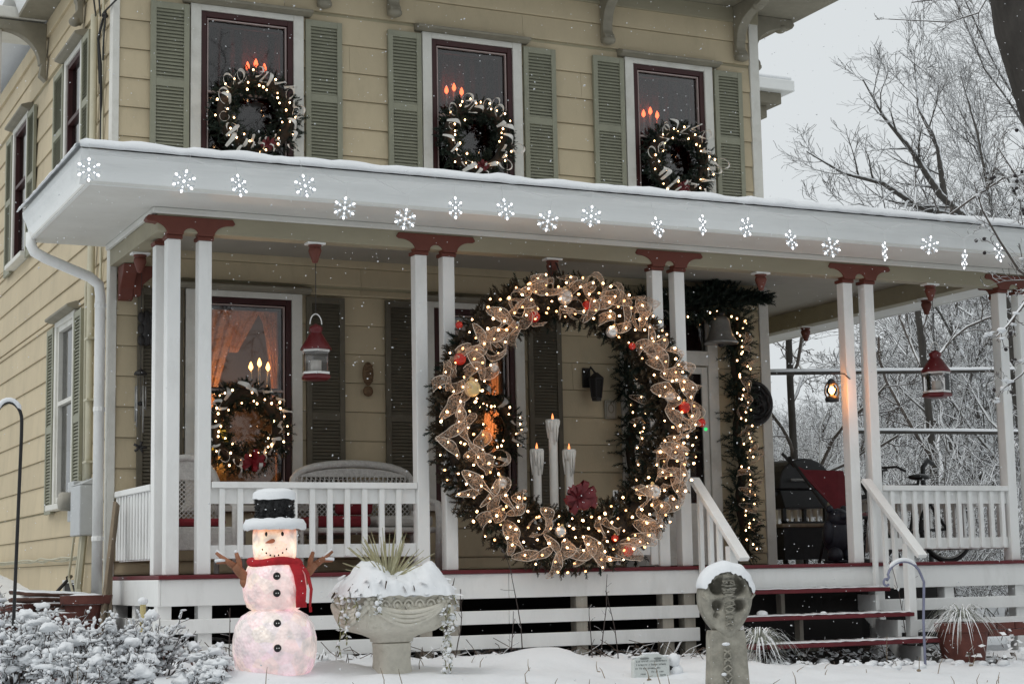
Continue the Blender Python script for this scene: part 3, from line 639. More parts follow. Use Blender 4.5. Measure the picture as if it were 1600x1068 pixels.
# steps: red treads on white stringers, sloping handrails
TRD = [(-.36, -.05, -.255), (-.66, -.34, -.475), (-.97, -.63, -.695)]
q = MB(); q.box(3.80, 5.46, -.05, -.03, -.70, -.236); stair = q.build('staircase', 'dark', porch, label='open steps with red treads')  # near-black backing panel, painted for the shade behind the open treads
for x in (3.80, 5.44):
    q = MB(); q.prism([(-.051, -.235), (-.051, -.42), (-.62, -.86), (-.93, -.86), (-.93, -.725), (-.62, -.725), (-.62, -.505), (-.32, -.505), (-.32, -.285), (-.051, -.285)], 'x', x-.02, x+.02); q.build('stringer', 'white', stair)
for (a, b, z), xr in zip(TRD, (5.56, 5.58, 5.60)):
    q = MB(); q.box(3.72, xr, a, b, z, z+.034); td = q.build('tread', 'deck', stair, bevel=.005)
    snow_strip([(3.73, a+.03, z+.038), (xr-.01, a+.03, z+.038)], 40, 'tread_snow', td, w=.14, h=.008, seed=int(-z*50))
for x, z0, z1, y in ((4.52, -.44, -.256, -.10), (4.50, -.66, -.476, -.40)):
    q = MB(); q.box(x-.02, x+.02, y-.08, y, z0, z1); q.build('riser_block', 'wood2', stair, bevel=.004)
def handrail(x):
    p0, p1 = Vector((x, -.01, .76)), Vector((x, -.78, .045)); q = MB(); q.beam(p0, p1, .095, .045, up=(1, 0, 0)) if False else q.beam(p0, p1, .10, .042)
    h = q.build('handrail', 'white', porch, bevel=.006)
    for y in (-.10, -.26, -.40):
        t = (p0.y-y)/(p0.y-p1.y); z = p0.z+(p1.z-p0.z)*t-.03; q = MB(); q.box(x-.02, x+.02, y-.02, y+.02, -.24 if y < -.08 else -.02, z); q.build('baluster', 'white', h, bevel=.003)
    q = MB(); q.box(x-.04, x+.04, -.62, -.55, -.72 if x > 4 else -.72, .16); q.build('newel', 'white', h, bevel=.004)
handrail(3.745); handrail(5.60)
# downspout
q = MB(); q.tube([(-1.73, 1.62, 2.90), (-1.73, 1.62, 2.80), (-1.70, 1.62, 2.74), (-1.60, 1.63, 2.69), (-1.22, 1.68, 2.56), (-1.135, 1.70, 2.50), (-1.12, 1.70, 2.40), (-1.12, 1.70, -.35)], .046, 10); dsp = q.build('downspout', 'white', porch, True)
q = MB()
for z in (.3, 1.4, 2.3): q = MB(); q.lathe([(.05, z), (.052, z+.005), (.052, z+.035), (.05, z+.04)], 10, (-1.12, 1.70, 0)); q.build('pipe_strap', 'white', dsp)
# ------------------------------------------------------------------ wreaths
bulb_me = shared(MB().ball((0, 0, 0), (.0095, .0095, .012), 6, 4), 'light_bulb', 'bulb')
dbulb_me = shared(MB().ball((0, 0, 0), (.0095, .0095, .012), 6, 4), 'light_bulb', 'bulb_dim')
sbulb_me = shared(MB().ball((0, 0, 0), (.0085, .0085, .010), 6, 4), 'light_bulb', 'bulb')
def foliage(parent, pts, dirs, ln, nl, nn, seed, mats='pine', name='needles', width=.005):
    V, F = sprig_mesh(sub_off(pts, parent), dirs, ln, nl, nn, seed, width)
    return link(name, fastmesh(name, V, F), mats, parent, kind='stuff')
def torus_cloud(c, R, r, n, rg, flat=1.0, out=.55, jitter=.25, zs=1.0):
    """points and outward directions over a ring lying in the x-z plane"""
    th = rg.uniform(0, 2*PI, n); ph = rg.uniform(0, 2*PI, n); rr = r*rg.uniform(.55, 1.0, n)
    er = np.stack([np.cos(th), np.zeros(n), np.sin(th)], 1); ey = np.array([0, -1., 0]); et = np.stack([-np.sin(th), np.zeros(n), np.cos(th)], 1)
    if callable(R): rr = rr/r*ringr(th); R = R(th)
    P = np.array(c)+er*(R+rr*np.cos(ph))[:, None]+ey*(rr*np.sin(ph)*flat)[:, None]
    D = er*(np.cos(ph)*out)[:, None]+ey*(np.sin(ph)*.6)[:, None]+et*rg.uniform(-.9, .9, n)[:, None]+rg.normal(0, jitter, (n, 3))
    return P, D, th, ph
def ribbon(parent, p, a, b, c, L, w, kind, rng, mats=('ribbon', 'ribedge'), name='ribbon_loop', pinch=.18):
    """p anchor, a along, b across (face), c bulge direction towards the viewer"""
    n = 12; V = []; F = []; mi = []; ew = .0055
    for i in range(n+1):
        t = i/n
        if kind == 0:   q = p+a*(L*(t-.5))+c*(.09*math.sin(PI*t)); ww = w*(pinch+(1-pinch)*math.sin(PI*min(1, max(0, t)))**.7)
        elif kind == 1: an = 2*PI*t*.88+.4; q = p+a*(L*.5*(1-math.cos(an)))*.8+c*(.03+.09*abs(math.sin(an*.5)))+b*(.32*L*math.sin(an)); ww = w*.62
        else:           q = p+a*(L*(t-.5))+b*(.25*L*math.sin(2*PI*t))*.6+c*(.05+.06*math.cos(3*PI*t)); ww = w*.8*(.35+.65*abs(math.sin(PI*t*1.5+.4)))
        tw = .5*math.sin(2*PI*t+rng.random()*.2); bd = (b*math.cos(tw)+c*math.sin(tw)).normalized()
        if kind == 1: bd = (c*.8+b*.35*math.cos(an)+a*.3).normalized()
        for s in (-1, -1+ew*2/max(ww, .012), 1-ew*2/max(ww, .012), 1): V.append(q+bd*(ww/2*max(-1, min(1, s))))
    for i in range(n):
        for j in range(3): F.append((i*4+j, i*4+j+1, i*4+j+5, i*4+j+4)); mi.append(0 if j == 1 else 1)
    q = MB(); q.v = [tuple(v) for v in V]; q.f = F; q.mi = mi
    return q.build(name, list(mats), parent, True)
def bow(parent, p, size, m_, rng, n=10, name='bow', y=-1):
    q = MB(); p = Vector(p)
    for k in range(n):
        a = 2*PI*k/n+rng.uniform(-.25, .25); d = Vector((math.cos(a), -.35+rng.uniform(-.4, .2), math.sin(a)*.75)).normalized(); s = d.cross(Vector((0, -1, .2))).normalized(); L = size*rng.uniform(.75, 1.1)
        V = []; F = []
        for i in range(9):
            t = i/8; an = PI*2*t; q0 = p+d*(L*.5*(1-math.cos(an)))+Vector((0, -1, 0))*(.25*size*math.sin(an)+.05*size); w = size*.17*(.45+.55*math.sin(PI*t))
            V += [q0-s*w, q0+s*w]
        for i in range(8): F.append((2*i, 2*i+1, 2*i+3, 2*i+2))
        q.add(V, F)
    q.ball(tuple(p+Vector((0, -.12*size, 0))), size*.16, 8, 6)
    return q.build(name, m_, parent, True)
rng = random.Random(11); rg = np.random.default_rng(11)
WC = (2.43, -.155, 1.245); Wr = .25
def WRf(a): return 1.03+.0*np.sin(a)**2      # the ring is a little taller than wide, and thicker at its sides
def ringr(a): return .195+.0*np.cos(a)**2+.05*np.clip(-np.sin(a), 0, 1)
wr = thing('wreath', (WC[0], -.05, 0), 'giant evergreen wreath with sheer ribbon, baubles and warm fairy lights hung across the porch', 'wreath')
q = MB(); q.tube([(WC[0]+WRf(2*PI*i/48)*math.cos(2*PI*i/48), WC[1]+.02, WC[2]+WRf(2*PI*i/48)*math.sin(2*PI*i/48)) for i in range(48)], .10, 14, close=True); q.build('frame_ring', 'core', wr, True)
P, D, th, ph = torus_cloud(WC, WRf, Wr, 3000, rg, .40, .8)
foliage(wr, P, D, .085, .042, 24, 1, width=.012)
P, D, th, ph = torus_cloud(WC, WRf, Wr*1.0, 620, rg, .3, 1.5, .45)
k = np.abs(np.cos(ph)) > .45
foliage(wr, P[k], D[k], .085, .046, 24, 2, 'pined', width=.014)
# fairy lights: spread over the front face
bl = []
tries = 0
while len(bl) < 290 and tries < 9000:
    tries += 1; a = rng.uniform(0, 2*PI); f = rng.uniform(-.95, 1.05)
    rho = WRf(a)+ringr(a)*f; x, z = rho*math.cos(a), rho*math.sin(a)
    if all((x-u)**2+(z-v)**2 > .0052 for u, v, _ in bl) or rng.random() < .02: bl.append((x, z, f))
for x, z, f in bl:
    y = WC[1]-Wr*.36*math.sqrt(max(0, 1-min(1, f*f)))-.055-rng.random()*.05
    part_at('light_bulb', bulb_me if rng.random() < .7 else dbulb_me, wr, (WC[0]+x, y, WC[2]+z), (rng.random()*3, rng.random()*3, 0), rng.uniform(.7, 1.25))
# green wire between the bulbs
q = MB(); order = sorted(range(len(bl)), key=lambda i: math.atan2(bl[i][1], bl[i][0]))
for i in range(0, len(order)-1, 1):
    a, b = bl[order[i]], bl[order[i+1]]
    if math.hypot(a[0]-b[0], a[1]-b[1]) < .3:
        ya_, yb_ = [WC[1]-Wr*.36*math.sqrt(max(0, 1-min(1, t[2]**2)))-.04 for t in (a, b)]
        q.tube([(WC[0]+a[0], ya_, WC[2]+a[1]), (WC[0]+(a[0]+b[0])/2, (ya_+yb_)/2+.03, WC[2]+(a[1]+b[1])/2-.01), (WC[0]+b[0], yb_, WC[2]+b[1])], .0022, 3)
q.build('light_wire', 'cable', wr)
cdir = Vector((0, -1, 0))
nr = 112
for i in range(nr):
    a = 2*PI*(i+rng.uniform(-.3, .3))/nr; f = rng.uniform(-.75, .85)
    p = Vector((WC[0]+(WRf(a)+ringr(a)*f)*math.cos(a), WC[1]-Wr*.36*math.sqrt(max(0, 1-f*f))-.045, WC[2]+(WRf(a)+ringr(a)*f)*math.sin(a)))
    g = a+rng.uniform(-1.3, 1.3)+PI/2*rng.choice([0, 1, 1]); av = Vector((math.cos(g), rng.uniform(-.25, .25), math.sin(g))).normalized(); bv = cdir.cross(av).normalized(); cv = av.cross(bv).normalized()
    if cv.y > 0: cv = -cv
    ribbon(wr, p, av, bv, cv, rng.uniform(.17, .33), rng.uniform(.07, .16), rng.choice([0, 0, 1, 2, 2, 2]) if f < .35 else rng.choice([0, 2]), rng)
ball_me = {k: shared(MB().ball((0, 0, 0), .052, 14, 10), 'bauble', k, True) for k in ('redball', 'silver', 'gold')}
bcap = shared(MB().lathe([(.014, .046), (.014, .062), (.004, .07)], 8), 'bauble_cap', 'gold')
# baubles where the photograph shows them (x, z, kind, size)
for x, z, k, s in ((2.075, 2.09, 'redball', .95), (1.39, 1.71, 'redball', 1.0), (1.49, 1.47, 'gold', 1.35), (1.72, 1.66, 'silver', .9), (2.36, 2.27, 'silver', 1.3), (2.83, 2.0, 'silver', 1.05), (2.57, 2.21, 'redball', .75), (3.02, 1.88, 'redball', .6),
                   (3.36, 1.45, 'silver', .95), (3.50, 1.36, 'redball', 1.0), (3.17, .63, 'silver', 1.25), (2.92, .14, 'redball', 1.0), (2.78, .24, 'redball', .6), (2.27, .30, 'silver', .95), (1.75, .70, 'silver', .95), (1.42, 2.0, 'redball', .6), (3.72, 1.24, 'redball', .75)):
    aa_ = math.atan2(z-WC[2], x-WC[0]); f = (math.hypot(x-WC[0], z-WC[2])-WRf(aa_))/ringr(aa_); y = WC[1]-Wr*.36*math.sqrt(max(0, 1-min(1, f*f)))-.055
    b = part_at('bauble', ball_me[k], wr, (x, y, z), (0, rng.uniform(-.5, .5), 0), s); c = bpy.data.objects.new('bauble_cap', bcap); COL.objects.link(c); c.parent = b
bow(wr, (2.43, -.30, .58), .165, 'redbow', rng, 18)
q = MB(); q.ball((3.67, -.36, 1.17), .016, 8, 6); q.build('coloured_bulb', 'green_led', wr)
for zz in (2.5, 2.6):
    pass
q = MB(); q.tube([(2.43, .03, 2.66), (2.43, -.05, 2.56), (2.44, -.17, 2.35)], .006, 5); q.tube([(2.40, .03, 2.66), (2.36, -.05, 2.5), (2.33, -.17, 2.35)], .006, 5); q.build('hanging_wire', 'cable', wr)

def small_wreath(cx, cy, cz, R, r, label, seed, nb=24, nrib=15, red='redbow', bowsize=.075, bowpos=(0, -1), group='lit wreaths hung on the windows'):
    rng = random.Random(seed); rg = np.random.default_rng(seed)
    w = thing('wreath', (cx, cy, cz-R-r), label, 'wreath', group)
    q = MB(); q.tube([(cx+R*math.cos(2*PI*i/32), cy+.01, cz+R*math.sin(2*PI*i/32)) for i in range(32)], r*.5, 8, close=True); q.build('frame_ring', 'core', w, True)
    P, D, th, ph = torus_cloud((cx, cy, cz), R, r, 560, rg, .6, 1.0); P[:, 1] = np.minimum(P[:, 1], cy+r*.6)
    foliage(w, P, D, .075, .036, 20, seed, 'pined', width=.009)
    for i in range(nb):
        a = 2*PI*(i+rng.uniform(-.35, .35))/nb; f = rng.uniform(-.85, .9)
        part_at('light_bulb', sbulb_me, w, (cx+(R+r*f)*math.cos(a), cy-r*.75, cz+(R+r*f)*math.sin(a)), None, rng.uniform(.7, 1.15))
    for i in range(nrib):
        a = 2*PI*(i+rng.uniform(-.3, .3))/nrib; f = rng.uniform(-.3, .8); p = Vector((cx+(R+r*f)*math.cos(a), cy-r*.7, cz+(R+r*f)*math.sin(a)))
        g = a+rng.uniform(-1.2, 1.2); av = Vector((math.cos(g), rng.uniform(-.3, .3), math.sin(g))).normalized(); bv = cdir.cross(av).normalized()
        ribbon(w, p, av, bv, cdir, rng.uniform(.10, .17), rng.uniform(.030, .050), rng.choice([0, 1, 2]), rng, ('satin', 'satin'), 'ribbon_loop', .5)
    bow(w, (cx+bowpos[0]*R, cy-r*.9, cz+bowpos[1]*R), bowsize, red, rng, 11)
    return w
small_wreath(.23, WY-.13, 4.11, .31, .105, 'fairy lit ribboned wreath on the leftmost upstairs window', 21, 36, 25, bowpos=(.25, -.95))
small_wreath(2.41, WY-.13, 4.085, .29, .10, 'fairy lit ribboned wreath on the middle upstairs window', 22, 34, 23, bowpos=(.05, -1))
small_wreath(4.65, WY-.13, 4.065, .30, .10, 'fairy lit ribboned wreath on the upstairs window nearest the open sky', 23, 30, 21, bowpos=(-.1, -1))
small_wreath(.14, WY-.13, 1.28, .29, .105, 'fairy lit wreath with red poinsettia bow on the porch window above the settee end', 24, 38, 18, 'petal', .12, (.12, -1.05))
small_wreath(2.42, WY-.13, 1.30, .29, .105, 'fairy lit wreath on the porch window seen through the giant wreath', 25, 34, 13, 'redbow', .07, (0, -1))

# candelabra on the sash behind each wreath
def candelabrum(x, z, y, label, bulb, s=1.0, warm=False):
    t = thing('candelabrum', (x, y, z-.36*s), label, 'candle lamp', 'three candle lamps in the windows')
    q = MB(); q.lathe([(.07, 0), (.075, .012), (.03, .03), (.014, .06), (.014, .12), (.02, .13), (.012, .14)], 12, (x, y, z-.36*s)); q.tube([(x-.08, y, z-.20), (x-.05, y, z-.235), (x, y, z-.225), (x+.05, y, z-.235), (x+.08, y, z-.20)], .008, 6); q.build('stand', 'whitemetal', t, True)
    for dx, dz in ((-.08, 0), (0, .035), (.08, 0)):
        q = MB(); q.lathe([(.011, -.20), (.011, -.035), (.004, -.03)], 10, (x+dx, y, z+dz)); c = q.build('candle', 'wax', t, True)
        q = MB(); q.lathe([(.004, -.03), (.019, -.01), (.021, .005), (.013, .03), (.002, .052)], 8, (x+dx, y, z+dz)); q.build('bulb', bulb, c, True)
    l = bpy.data.lights.new('candle_light', 'POINT'); l.energy = 1.8 if bulb == 'red_bulb' else 3.5; l.color = (1, .07, .02) if bulb == 'red_bulb' else (1, .42, .10); l.shadow_soft_size = .02; lo = bpy.data.objects.new('candle_light', l); COL.objects.link(lo); lo.location = (x, y+.02, z+.07); return t
candelabrum(.31, 4.625, WY+.14, 'three red glowing candle bulbs in the leftmost upstairs window', 'red_bulb')
candelabrum(2.30, 4.605, WY+.14, 'three red glowing candle bulbs in the middle upstairs window', 'red_bulb')
candelabrum(4.49, 4.585, WY+.14, 'three red glowing candle bulbs in the upstairs window nearest the open sky', 'red_bulb')
candelabrum(.345, 1.845, WY+.14, 'three amber glowing candle bulbs in the curtained porch window', 'yel_bulb')
# curtains --------------------------------------------------------------
def drape(name, x0, x1, z0, z1, y, m_, label, cat='curtain', taper=None, waves=7, amp=.028, seed=0):
    rr = random.Random(seed); q = MB(); nx_, nz_ = waves*6, 14; V = []
    for j in range(nz_+1):
        t = j/nz_; a, b = (x0, x1) if taper is None else taper(t)
        for i in range(nx_+1):
            u = i/nx_; V.append((a+(b-a)*u, y+amp*math.sin(u*waves*2*PI)+.004*rr.uniform(-1, 1), z1+(z0-z1)*t))
    F = [(j*(nx_+1)+i, j*(nx_+1)+i+1, (j+1)*(nx_+1)+i+1, (j+1)*(nx_+1)+i) for j in range(nz_) for i in range(nx_)]
    q.add(V, F); return tag(q.build(name, m_, None, True), label, cat)
for i, (a, b, c, d) in enumerate(FW[:3]):  # curtains added behind the candle bulbs to catch a red halo
    drape('curtain', a+.02, b-.02, c+.02, d-.02, WY+.27, 'drape', ['grey lace curtain hanging in the leftmost upstairs window', 'grey lace curtain hanging in the middle upstairs window', 'grey lace curtain hanging in the upstairs window nearest the open sky'][i], seed=i)
drape('curtain', -.25, .2, .8, 2.40, WY+.30, 'curtain', 'peach lace curtain tied back at the left of the porch window', taper=lambda t: (-.25, .24-.36*min(1, t*1.25)**.8), waves=5, amp=.025)
drape('curtain', .3, .58, .8, 2.40, WY+.30, 'curtain', 'peach lace curtain gathered at the right of the porch window', taper=lambda t: (.36+.19*min(1, t*1.4)**.5, .58), waves=4, amp=.02)
drape('curtain', .2, .36, 2.0, 2.40, WY+.34, 'curtain', 'short swag of peach lace at the top of the porch window', taper=lambda t: (.16-.04*t, .42-.22*t), waves=3, amp=.025)
drape('curtain', 2.5, 2.8, .8, 2.40, WY+.30, 'curtain', 'amber curtain gathered at the right of the window behind the giant wreath', taper=lambda t: (2.50+.16*math.sin(PI*min(1, t*1.1)), 2.79), waves=5, amp=.025)
drape('curtain', 2.02, 2.3, .8, 2.40, WY+.30, 'curtain', 'amber curtain gathered at the left of the window behind the giant wreath', taper=lambda t: (2.03, 2.30-.16*math.sin(PI*min(1, t*1.1))), waves=5, amp=.025)
for i, (a, b, c, d) in enumerate(SW):
    q = MB(); V = []; nx_ = 30
    for j in range(2):
        for k in range(nx_+1): V.append((XL+.20+.015*math.sin(k*1.6), a+.06+(b-a-.12)*k/nx_, (d-.06) if j == 0 else (c+.06 if i < 2 else d-.8)))
    q.add(V, [(k, k+1, nx_+2+k, nx_+1+k) for k in range(nx_)])
    tag(q.build('curtain', 'drape', None, True), ['grey lace curtain in the upper side window near the corner', 'grey lace curtain in the upper side window farther back', 'short grey lace curtain in the lower side window by the meter'][i], 'curtain')
q = MB(); q.box(XL+.16, XL+.18, 3.29, 3.95, .75, 1.22); tag(q.build('window_board', 'white', bevel=.005), 'white board standing inside the lower side window by the meter', 'board')
def table_lamp(x, z, y, label, watt):
    t = thing('table_lamp', (x, y, 0), label, 'lamp')
    q = MB(); q.lathe([(.17, .75), (.17, .72), (.03, .71), (.03, .03), (.15, .02), (.15, 0)], 14, (x, y, 0)); q.build('side_table', 'sash', t)
    q = MB(); q.lathe([(.06, .752), (.07, .78), (.05, .9), (.02, z-.12)], 12, (x, y, 0)); q.build('base', 'gold', t, True)
    q = MB(); n = 16; q.add([(x+r*math.cos(2*PI*i/n), y+r*math.sin(2*PI*i/n), zz) for r, zz in ((.085, z-.09), (.045, z+.10)) for i in range(n)], [(i, (i+1) % n, n+(i+1) % n, n+i) for i in range(n)]); q.build('lamp_shade', 'shade', t, True)
    l = bpy.data.lights.new('lamp_light', 'POINT'); l.energy = watt; l.color = (1, .55, .25); l.shadow_soft_size = .08; lo = bpy.data.objects.new('lamp_light', l); COL.objects.link(lo); lo.location = (x, y-.02, z+.20)
table_lamp(.15, 1.23, 2.4, 'lamp with yellow shade lit inside the curtained porch window', 45)
table_lamp(2.80, 1.25, 2.4, 'lamp with yellow shade lit behind the window inside the giant wreath', 50)
# ------------------------------------------------------------------ candles, door garland, bell
rng = random.Random(5)
def big_candle(x, z1, r, label, y=.33):
    t = thing('candle', (x, y, 0), label, 'candle', 'tall white drip candles behind the giant wreath')
    q = MB(); q.lathe([(r*1.5, .0), (r*1.5, .03), (r, .05), (r, z1-.24), (r*1.02, z1-.1), (r*1.5, z1-.03), (r*1.6, z1), (r*.7, z1-.012)], 16, (x, y, 0))
    for k in range(11):
        a = 2*PI*k/11; L = rng.uniform(.06, .24); q.tube([(x+r*1.45*math.cos(a), y+r*1.45*math.sin(a), z1-.01), (x+r*1.38*math.cos(a), y+r*1.38*math.sin(a), z1-L*.5), (x+r*1.12*math.cos(a), y+r*1.12*math.sin(a), z1-L)], [r*.3, r*.26, r*.16], 6)
    q.build('wax_body', 'wax', t, True)
    q = MB(); q.lathe([(.006, z1-.01), (.011, z1+.012), (.008, z1+.03), (.001, z1+.055)], 8, (x, y, 0)); q.build('flame', 'fire', t, True)
big_candle(2.375, 1.03, .036, 'shorter white drip candle left of the tall one')
big_candle(2.535, 1.29, .038, 'tallest of the three white drip candles')
big_candle(2.69, 1.03, .036, 'shorter white drip candle right of the tall one')
gl = thing('garland', (4.55, WY-.1, 0), 'evergreen garland with fairy lights draped round the front door', 'garland')
rg = np.random.default_rng(8); rng = random.Random(8)
path = [Vector((5.26+.03*math.sin(i*.9), WY-.12, .10+2.40*i/24)) for i in range(25)]+[Vector((5.22-.35*i/6, WY-.14, 2.52+.12*math.sin(i/6*PI))) for i in range(1, 7)]+[Vector((4.87-.8*i/10, WY-.13, 2.57)) for i in range(1, 11)]+[Vector((4.03+.03*math.sin(i*.8), WY-.12, 2.5-2.4*i/24)) for i in range(25)]
q = MB(); q.tube(path, .045, 6); q.build('rope', 'core', gl, True)
def along(path, n, r, rg, out=1):
    idx = rg.uniform(0, len(path)-1.001, n); P = np.array([tuple(path[int(i)].lerp(path[int(i)+1], i-int(i))) for i in idx]); D = rg.normal(size=(n, 3)); D[:, 1] -= .7
    D /= np.linalg.norm(D, axis=1, keepdims=True); return P+D*r, D
P, D = along(path, 1300, .075, rg); foliage(gl, P, D, .14, .055, 24, 31, 'pined', width=.011)
for i in range(88):
    if i < 48: zc = .15+2.3*(i+rng.random())/48; p = Vector((5.26+rng.uniform(-.08, .08), WY-.25, zc))
    elif i < 55: p = Vector((4.6+.7*rng.random(), WY-.27, 2.47+rng.uniform(-.04, .08)))
    else: p = Vector((4.03+rng.uniform(-.08, .08), WY-.25, .15+2.3*rng.random()))
    part_at('light_bulb', sbulb_me, gl, p)
for i in range(13):
    z = .4+2.0*i/13; p = Vector((5.27+rng.uniform(-.05, .05), WY-.22, z)); g = rng.uniform(0, PI); av = Vector((math.cos(g), 0, math.sin(g))); ribbon(gl, p, av, cdir.cross(av).normalized(), cdir, rng.uniform(.15, .24), .09, rng.choice([0, 1, 2]), rng)
for i in range(10):
    z = .4+2.0*i/10; p = Vector((4.03+rng.uniform(-.05, .05), WY-.22, z)); g = rng.uniform(0, PI); av = Vector((math.cos(g), 0, math.sin(g))); ribbon(gl, p, av, cdir.cross(av).normalized(), cdir, rng.uniform(.15, .24), .08, rng.choice([0, 1, 2]), rng)
sg = thing('door_swag', (5.08, WY-.1, 2.4), 'dark unlit evergreen swag with a pointed top above the door bell', 'swag')
pts = []; dr = []
for i in range(420):
    u = rg.uniform(-1, 1); x = 5.08+u*.50; h = .07+.30*max(0, 1-abs(u)*3.6); z = 2.66+rg.uniform(-.09, 1)*h; pts.append((x, WY-.10-.12*rg.random(), z)); dr.append((u*1.2+rg.normal(0, .3), -.5+rg.normal(0, .3), (.9 if abs(u) < .28 else -.05)+rg.normal(0, .35)))
foliage(sg, pts, dr, .12, .055, 26, 41, 'pined', width=.012)
q = MB(); q.tube([(4.62, WY-.08, 2.66), (5.08, WY-.1, 2.70), (5.54, WY-.08, 2.66)], .035, 6); q.build('branch_core', 'core', sg, True)
bt = thing('bell', (4.985, WY-.27, 2.19), 'large grey metal bell hanging over the front door', 'bell')
bx_, by_ = 4.985, WY-.27
q = MB(); q.lathe([(.165, 2.19), (.175, 2.195), (.165, 2.215), (.125, 2.27), (.105, 2.34), (.098, 2.41), (.08, 2.45), (.045, 2.47), (.02, 2.475)], 22, (bx_, by_, 0)); q.build('bell_body', 'bell', bt, True)
q = MB(); q.ball((bx_, by_, 2.495), (.045, .045, .035), 10, 7); q.tube([(bx_, by_, 2.51), (bx_, by_+.1, 2.60), (bx_, WY-.05, 2.62)], .008, 6); q.build('crown', 'iron', bt, True)
q = MB(); q.ball((bx_, by_, 2.185), .03, 10, 7); q.build('clapper', 'iron', bt, True)
# ------------------------------------------------------------------ things on the porch wall
pl = thing('wall_plaque', (5.50, WY-.03, 1.63), 'round black openwork disc on the wall right of the door garland', 'wall plaque')
q = MB(); q.tube([(5.50+.20*math.cos(2*PI*i/32), WY-.05, 1.63+.21*math.sin(2*PI*i/32)) for i in range(32)], .022, 8, close=True)
for k in range(60):
    a, b = rng.uniform(0, 2*PI), rng.uniform(.03, .18); q.tube([(5.50+b*math.cos(a+t*.5), WY-.05-.02*math.sin(t*2), 1.63+b*math.sin(a+t*.5)*1.05) for t in range(4)], .012, 5)
q.lathe([(.19, 0), (.19, .012)], 24, (0, 0, 0)); 
for i in range(len(q.v)-48, len(q.v)): x, y, z = q.v[i]; q.v[i] = (5.50+x, WY-.012-z, 1.63+y*1.05)
q.build('disc', 'iron', pl, True)
sc = thing('wall_lantern', (3.63, WY-.1, 1.6), 'black coach lantern on the porch wall inside the giant wreath', 'lantern')
q = MB(); q.box(3.55, 3.63, WY-.03, WY-.008, 1.74, 1.93); q.tube([(3.59, WY-.03, 1.86), (3.60, WY-.10, 1.93), (3.63, WY-.13, 1.87)], .012, 6); q.build('back_plate', 'iron', sc)
q = MB(); q.lathe([(.02, 1.875), (.05, 1.85), (.085, 1.82), (.08, 1.81)], 6, (3.64, WY-.13, 0)); q.lathe([(.05, 1.60), (.055, 1.63), (.02, 1.635)], 6, (3.64, WY-.13, 0))
for k in range(6): a = 2*PI*k/6; q.beam((3.64+.05*math.cos(a), WY-.13+.05*math.sin(a), 1.63), (3.64+.075*math.cos(a), WY-.13+.075*math.sin(a), 1.815), .012, .012)
q.build('cage', 'iron', sc)
q = MB(); q.lathe([(.045, 1.635), (.068, 1.812)], 6, (3.64, WY-.13, 0)); q.build('glass_body', 'dark', sc)
tg = thing('house_plate', (3.85, WY-.02, 1.44), 'small pale rectangular plate on the wall below the black lantern', 'plate')
q = MB(); q.box(3.785, 3.915, WY-.03, WY-.008, 1.44, 1.62); q.build('plate', 'ceil', tg, bevel=.006); q = MB(); q.tube([(3.85+.03*math.cos(2*PI*i/14), WY-.032, 1.54+.04*math.sin(2*PI*i/14)) for i in range(14)], .005, 4, close=True); fr(q, 3.795, 3.905, 1.45, 1.61, .006, WY-.034, WY-.03); q.build('raised_ring', 'cap', tg)
dc = thing('wall_carving', (1.32, WY-.02, 1.6), 'brown carved wooden pineapple ornament between the porch shutters', 'ornament')
q = MB(); q.ball((1.32, WY-.04, 1.80), (.055, .035, .11), 10, 8); q.ball((1.32, WY-.04, 1.64), (.05, .03, .05), 10, 7)
for k in range(5): q.ball((1.32, WY-.075, 1.73+k*.035), (.04, .01, .012), 8, 5)
q.build('carving', 'rope', dc, True)
dk = thing('wall_carving', (-.73, WY-.05, 1.98), 'dark carved leaf ornament on the shutter beside the corner posts', 'ornament')
q = MB(); q.ball((-.73, WY-.07, 2.13), (.055, .03, .16), 10, 8)
for s in (-1, 1):
    for z in (2.02, 2.12, 2.22): q.ball((-.73+s*.05, WY-.08, z), (.035, .02, .05), 8, 6)
q.build('carving', 'iron', dk, True)
ch = thing('wind_chime', (-.83, WY-.28, 1.0), 'dark wind chime with thin pale tubes beside the left shutter', 'wind chime')
q = MB(); q.tube([(-.83, WY-.28, 2.64), (-.83, WY-.28, 1.74)], .003, 4); q.lathe([(.005, 1.75), (.05, 1.72), (.06, 1.70), (.055, 1.695)], 10, (-.83, WY-.28, 0)); q.tube([(-.83, WY-.28, 1.7), (-.83, WY-.28, 1.08)], .0025, 4); q.build('hanger', 'iron', ch)
for k in range(5):
    a = 2*PI*k/5; L = .20+.05*k; q = MB(); q.tube([(-.83+.045*math.cos(a), WY-.28+.045*math.sin(a), 1.69), (-.83+.045*math.cos(a), WY-.28+.045*math.sin(a), 1.60)], .0015, 3); q.tube([(-.83+.045*math.cos(a), WY-.28+.045*math.sin(a), 1.60), (-.83+.045*math.cos(a), WY-.28+.045*math.sin(a), 1.60-L)], .007, 6); q.build('chime_tube', 'bell', ch, True)
q = MB(); q.ball((-.83, WY-.28, 1.45), (.035, .035, .02), 8, 5)
for k in range(5): a = k*1.3; q.tube([(-.83, WY-.28, 1.08), (-.83+.06*math.cos(a), WY-.28, 1.08+.05*math.sin(a))], .012, 5)
q.build('striker', 'iron', ch, True, kind='stuff')
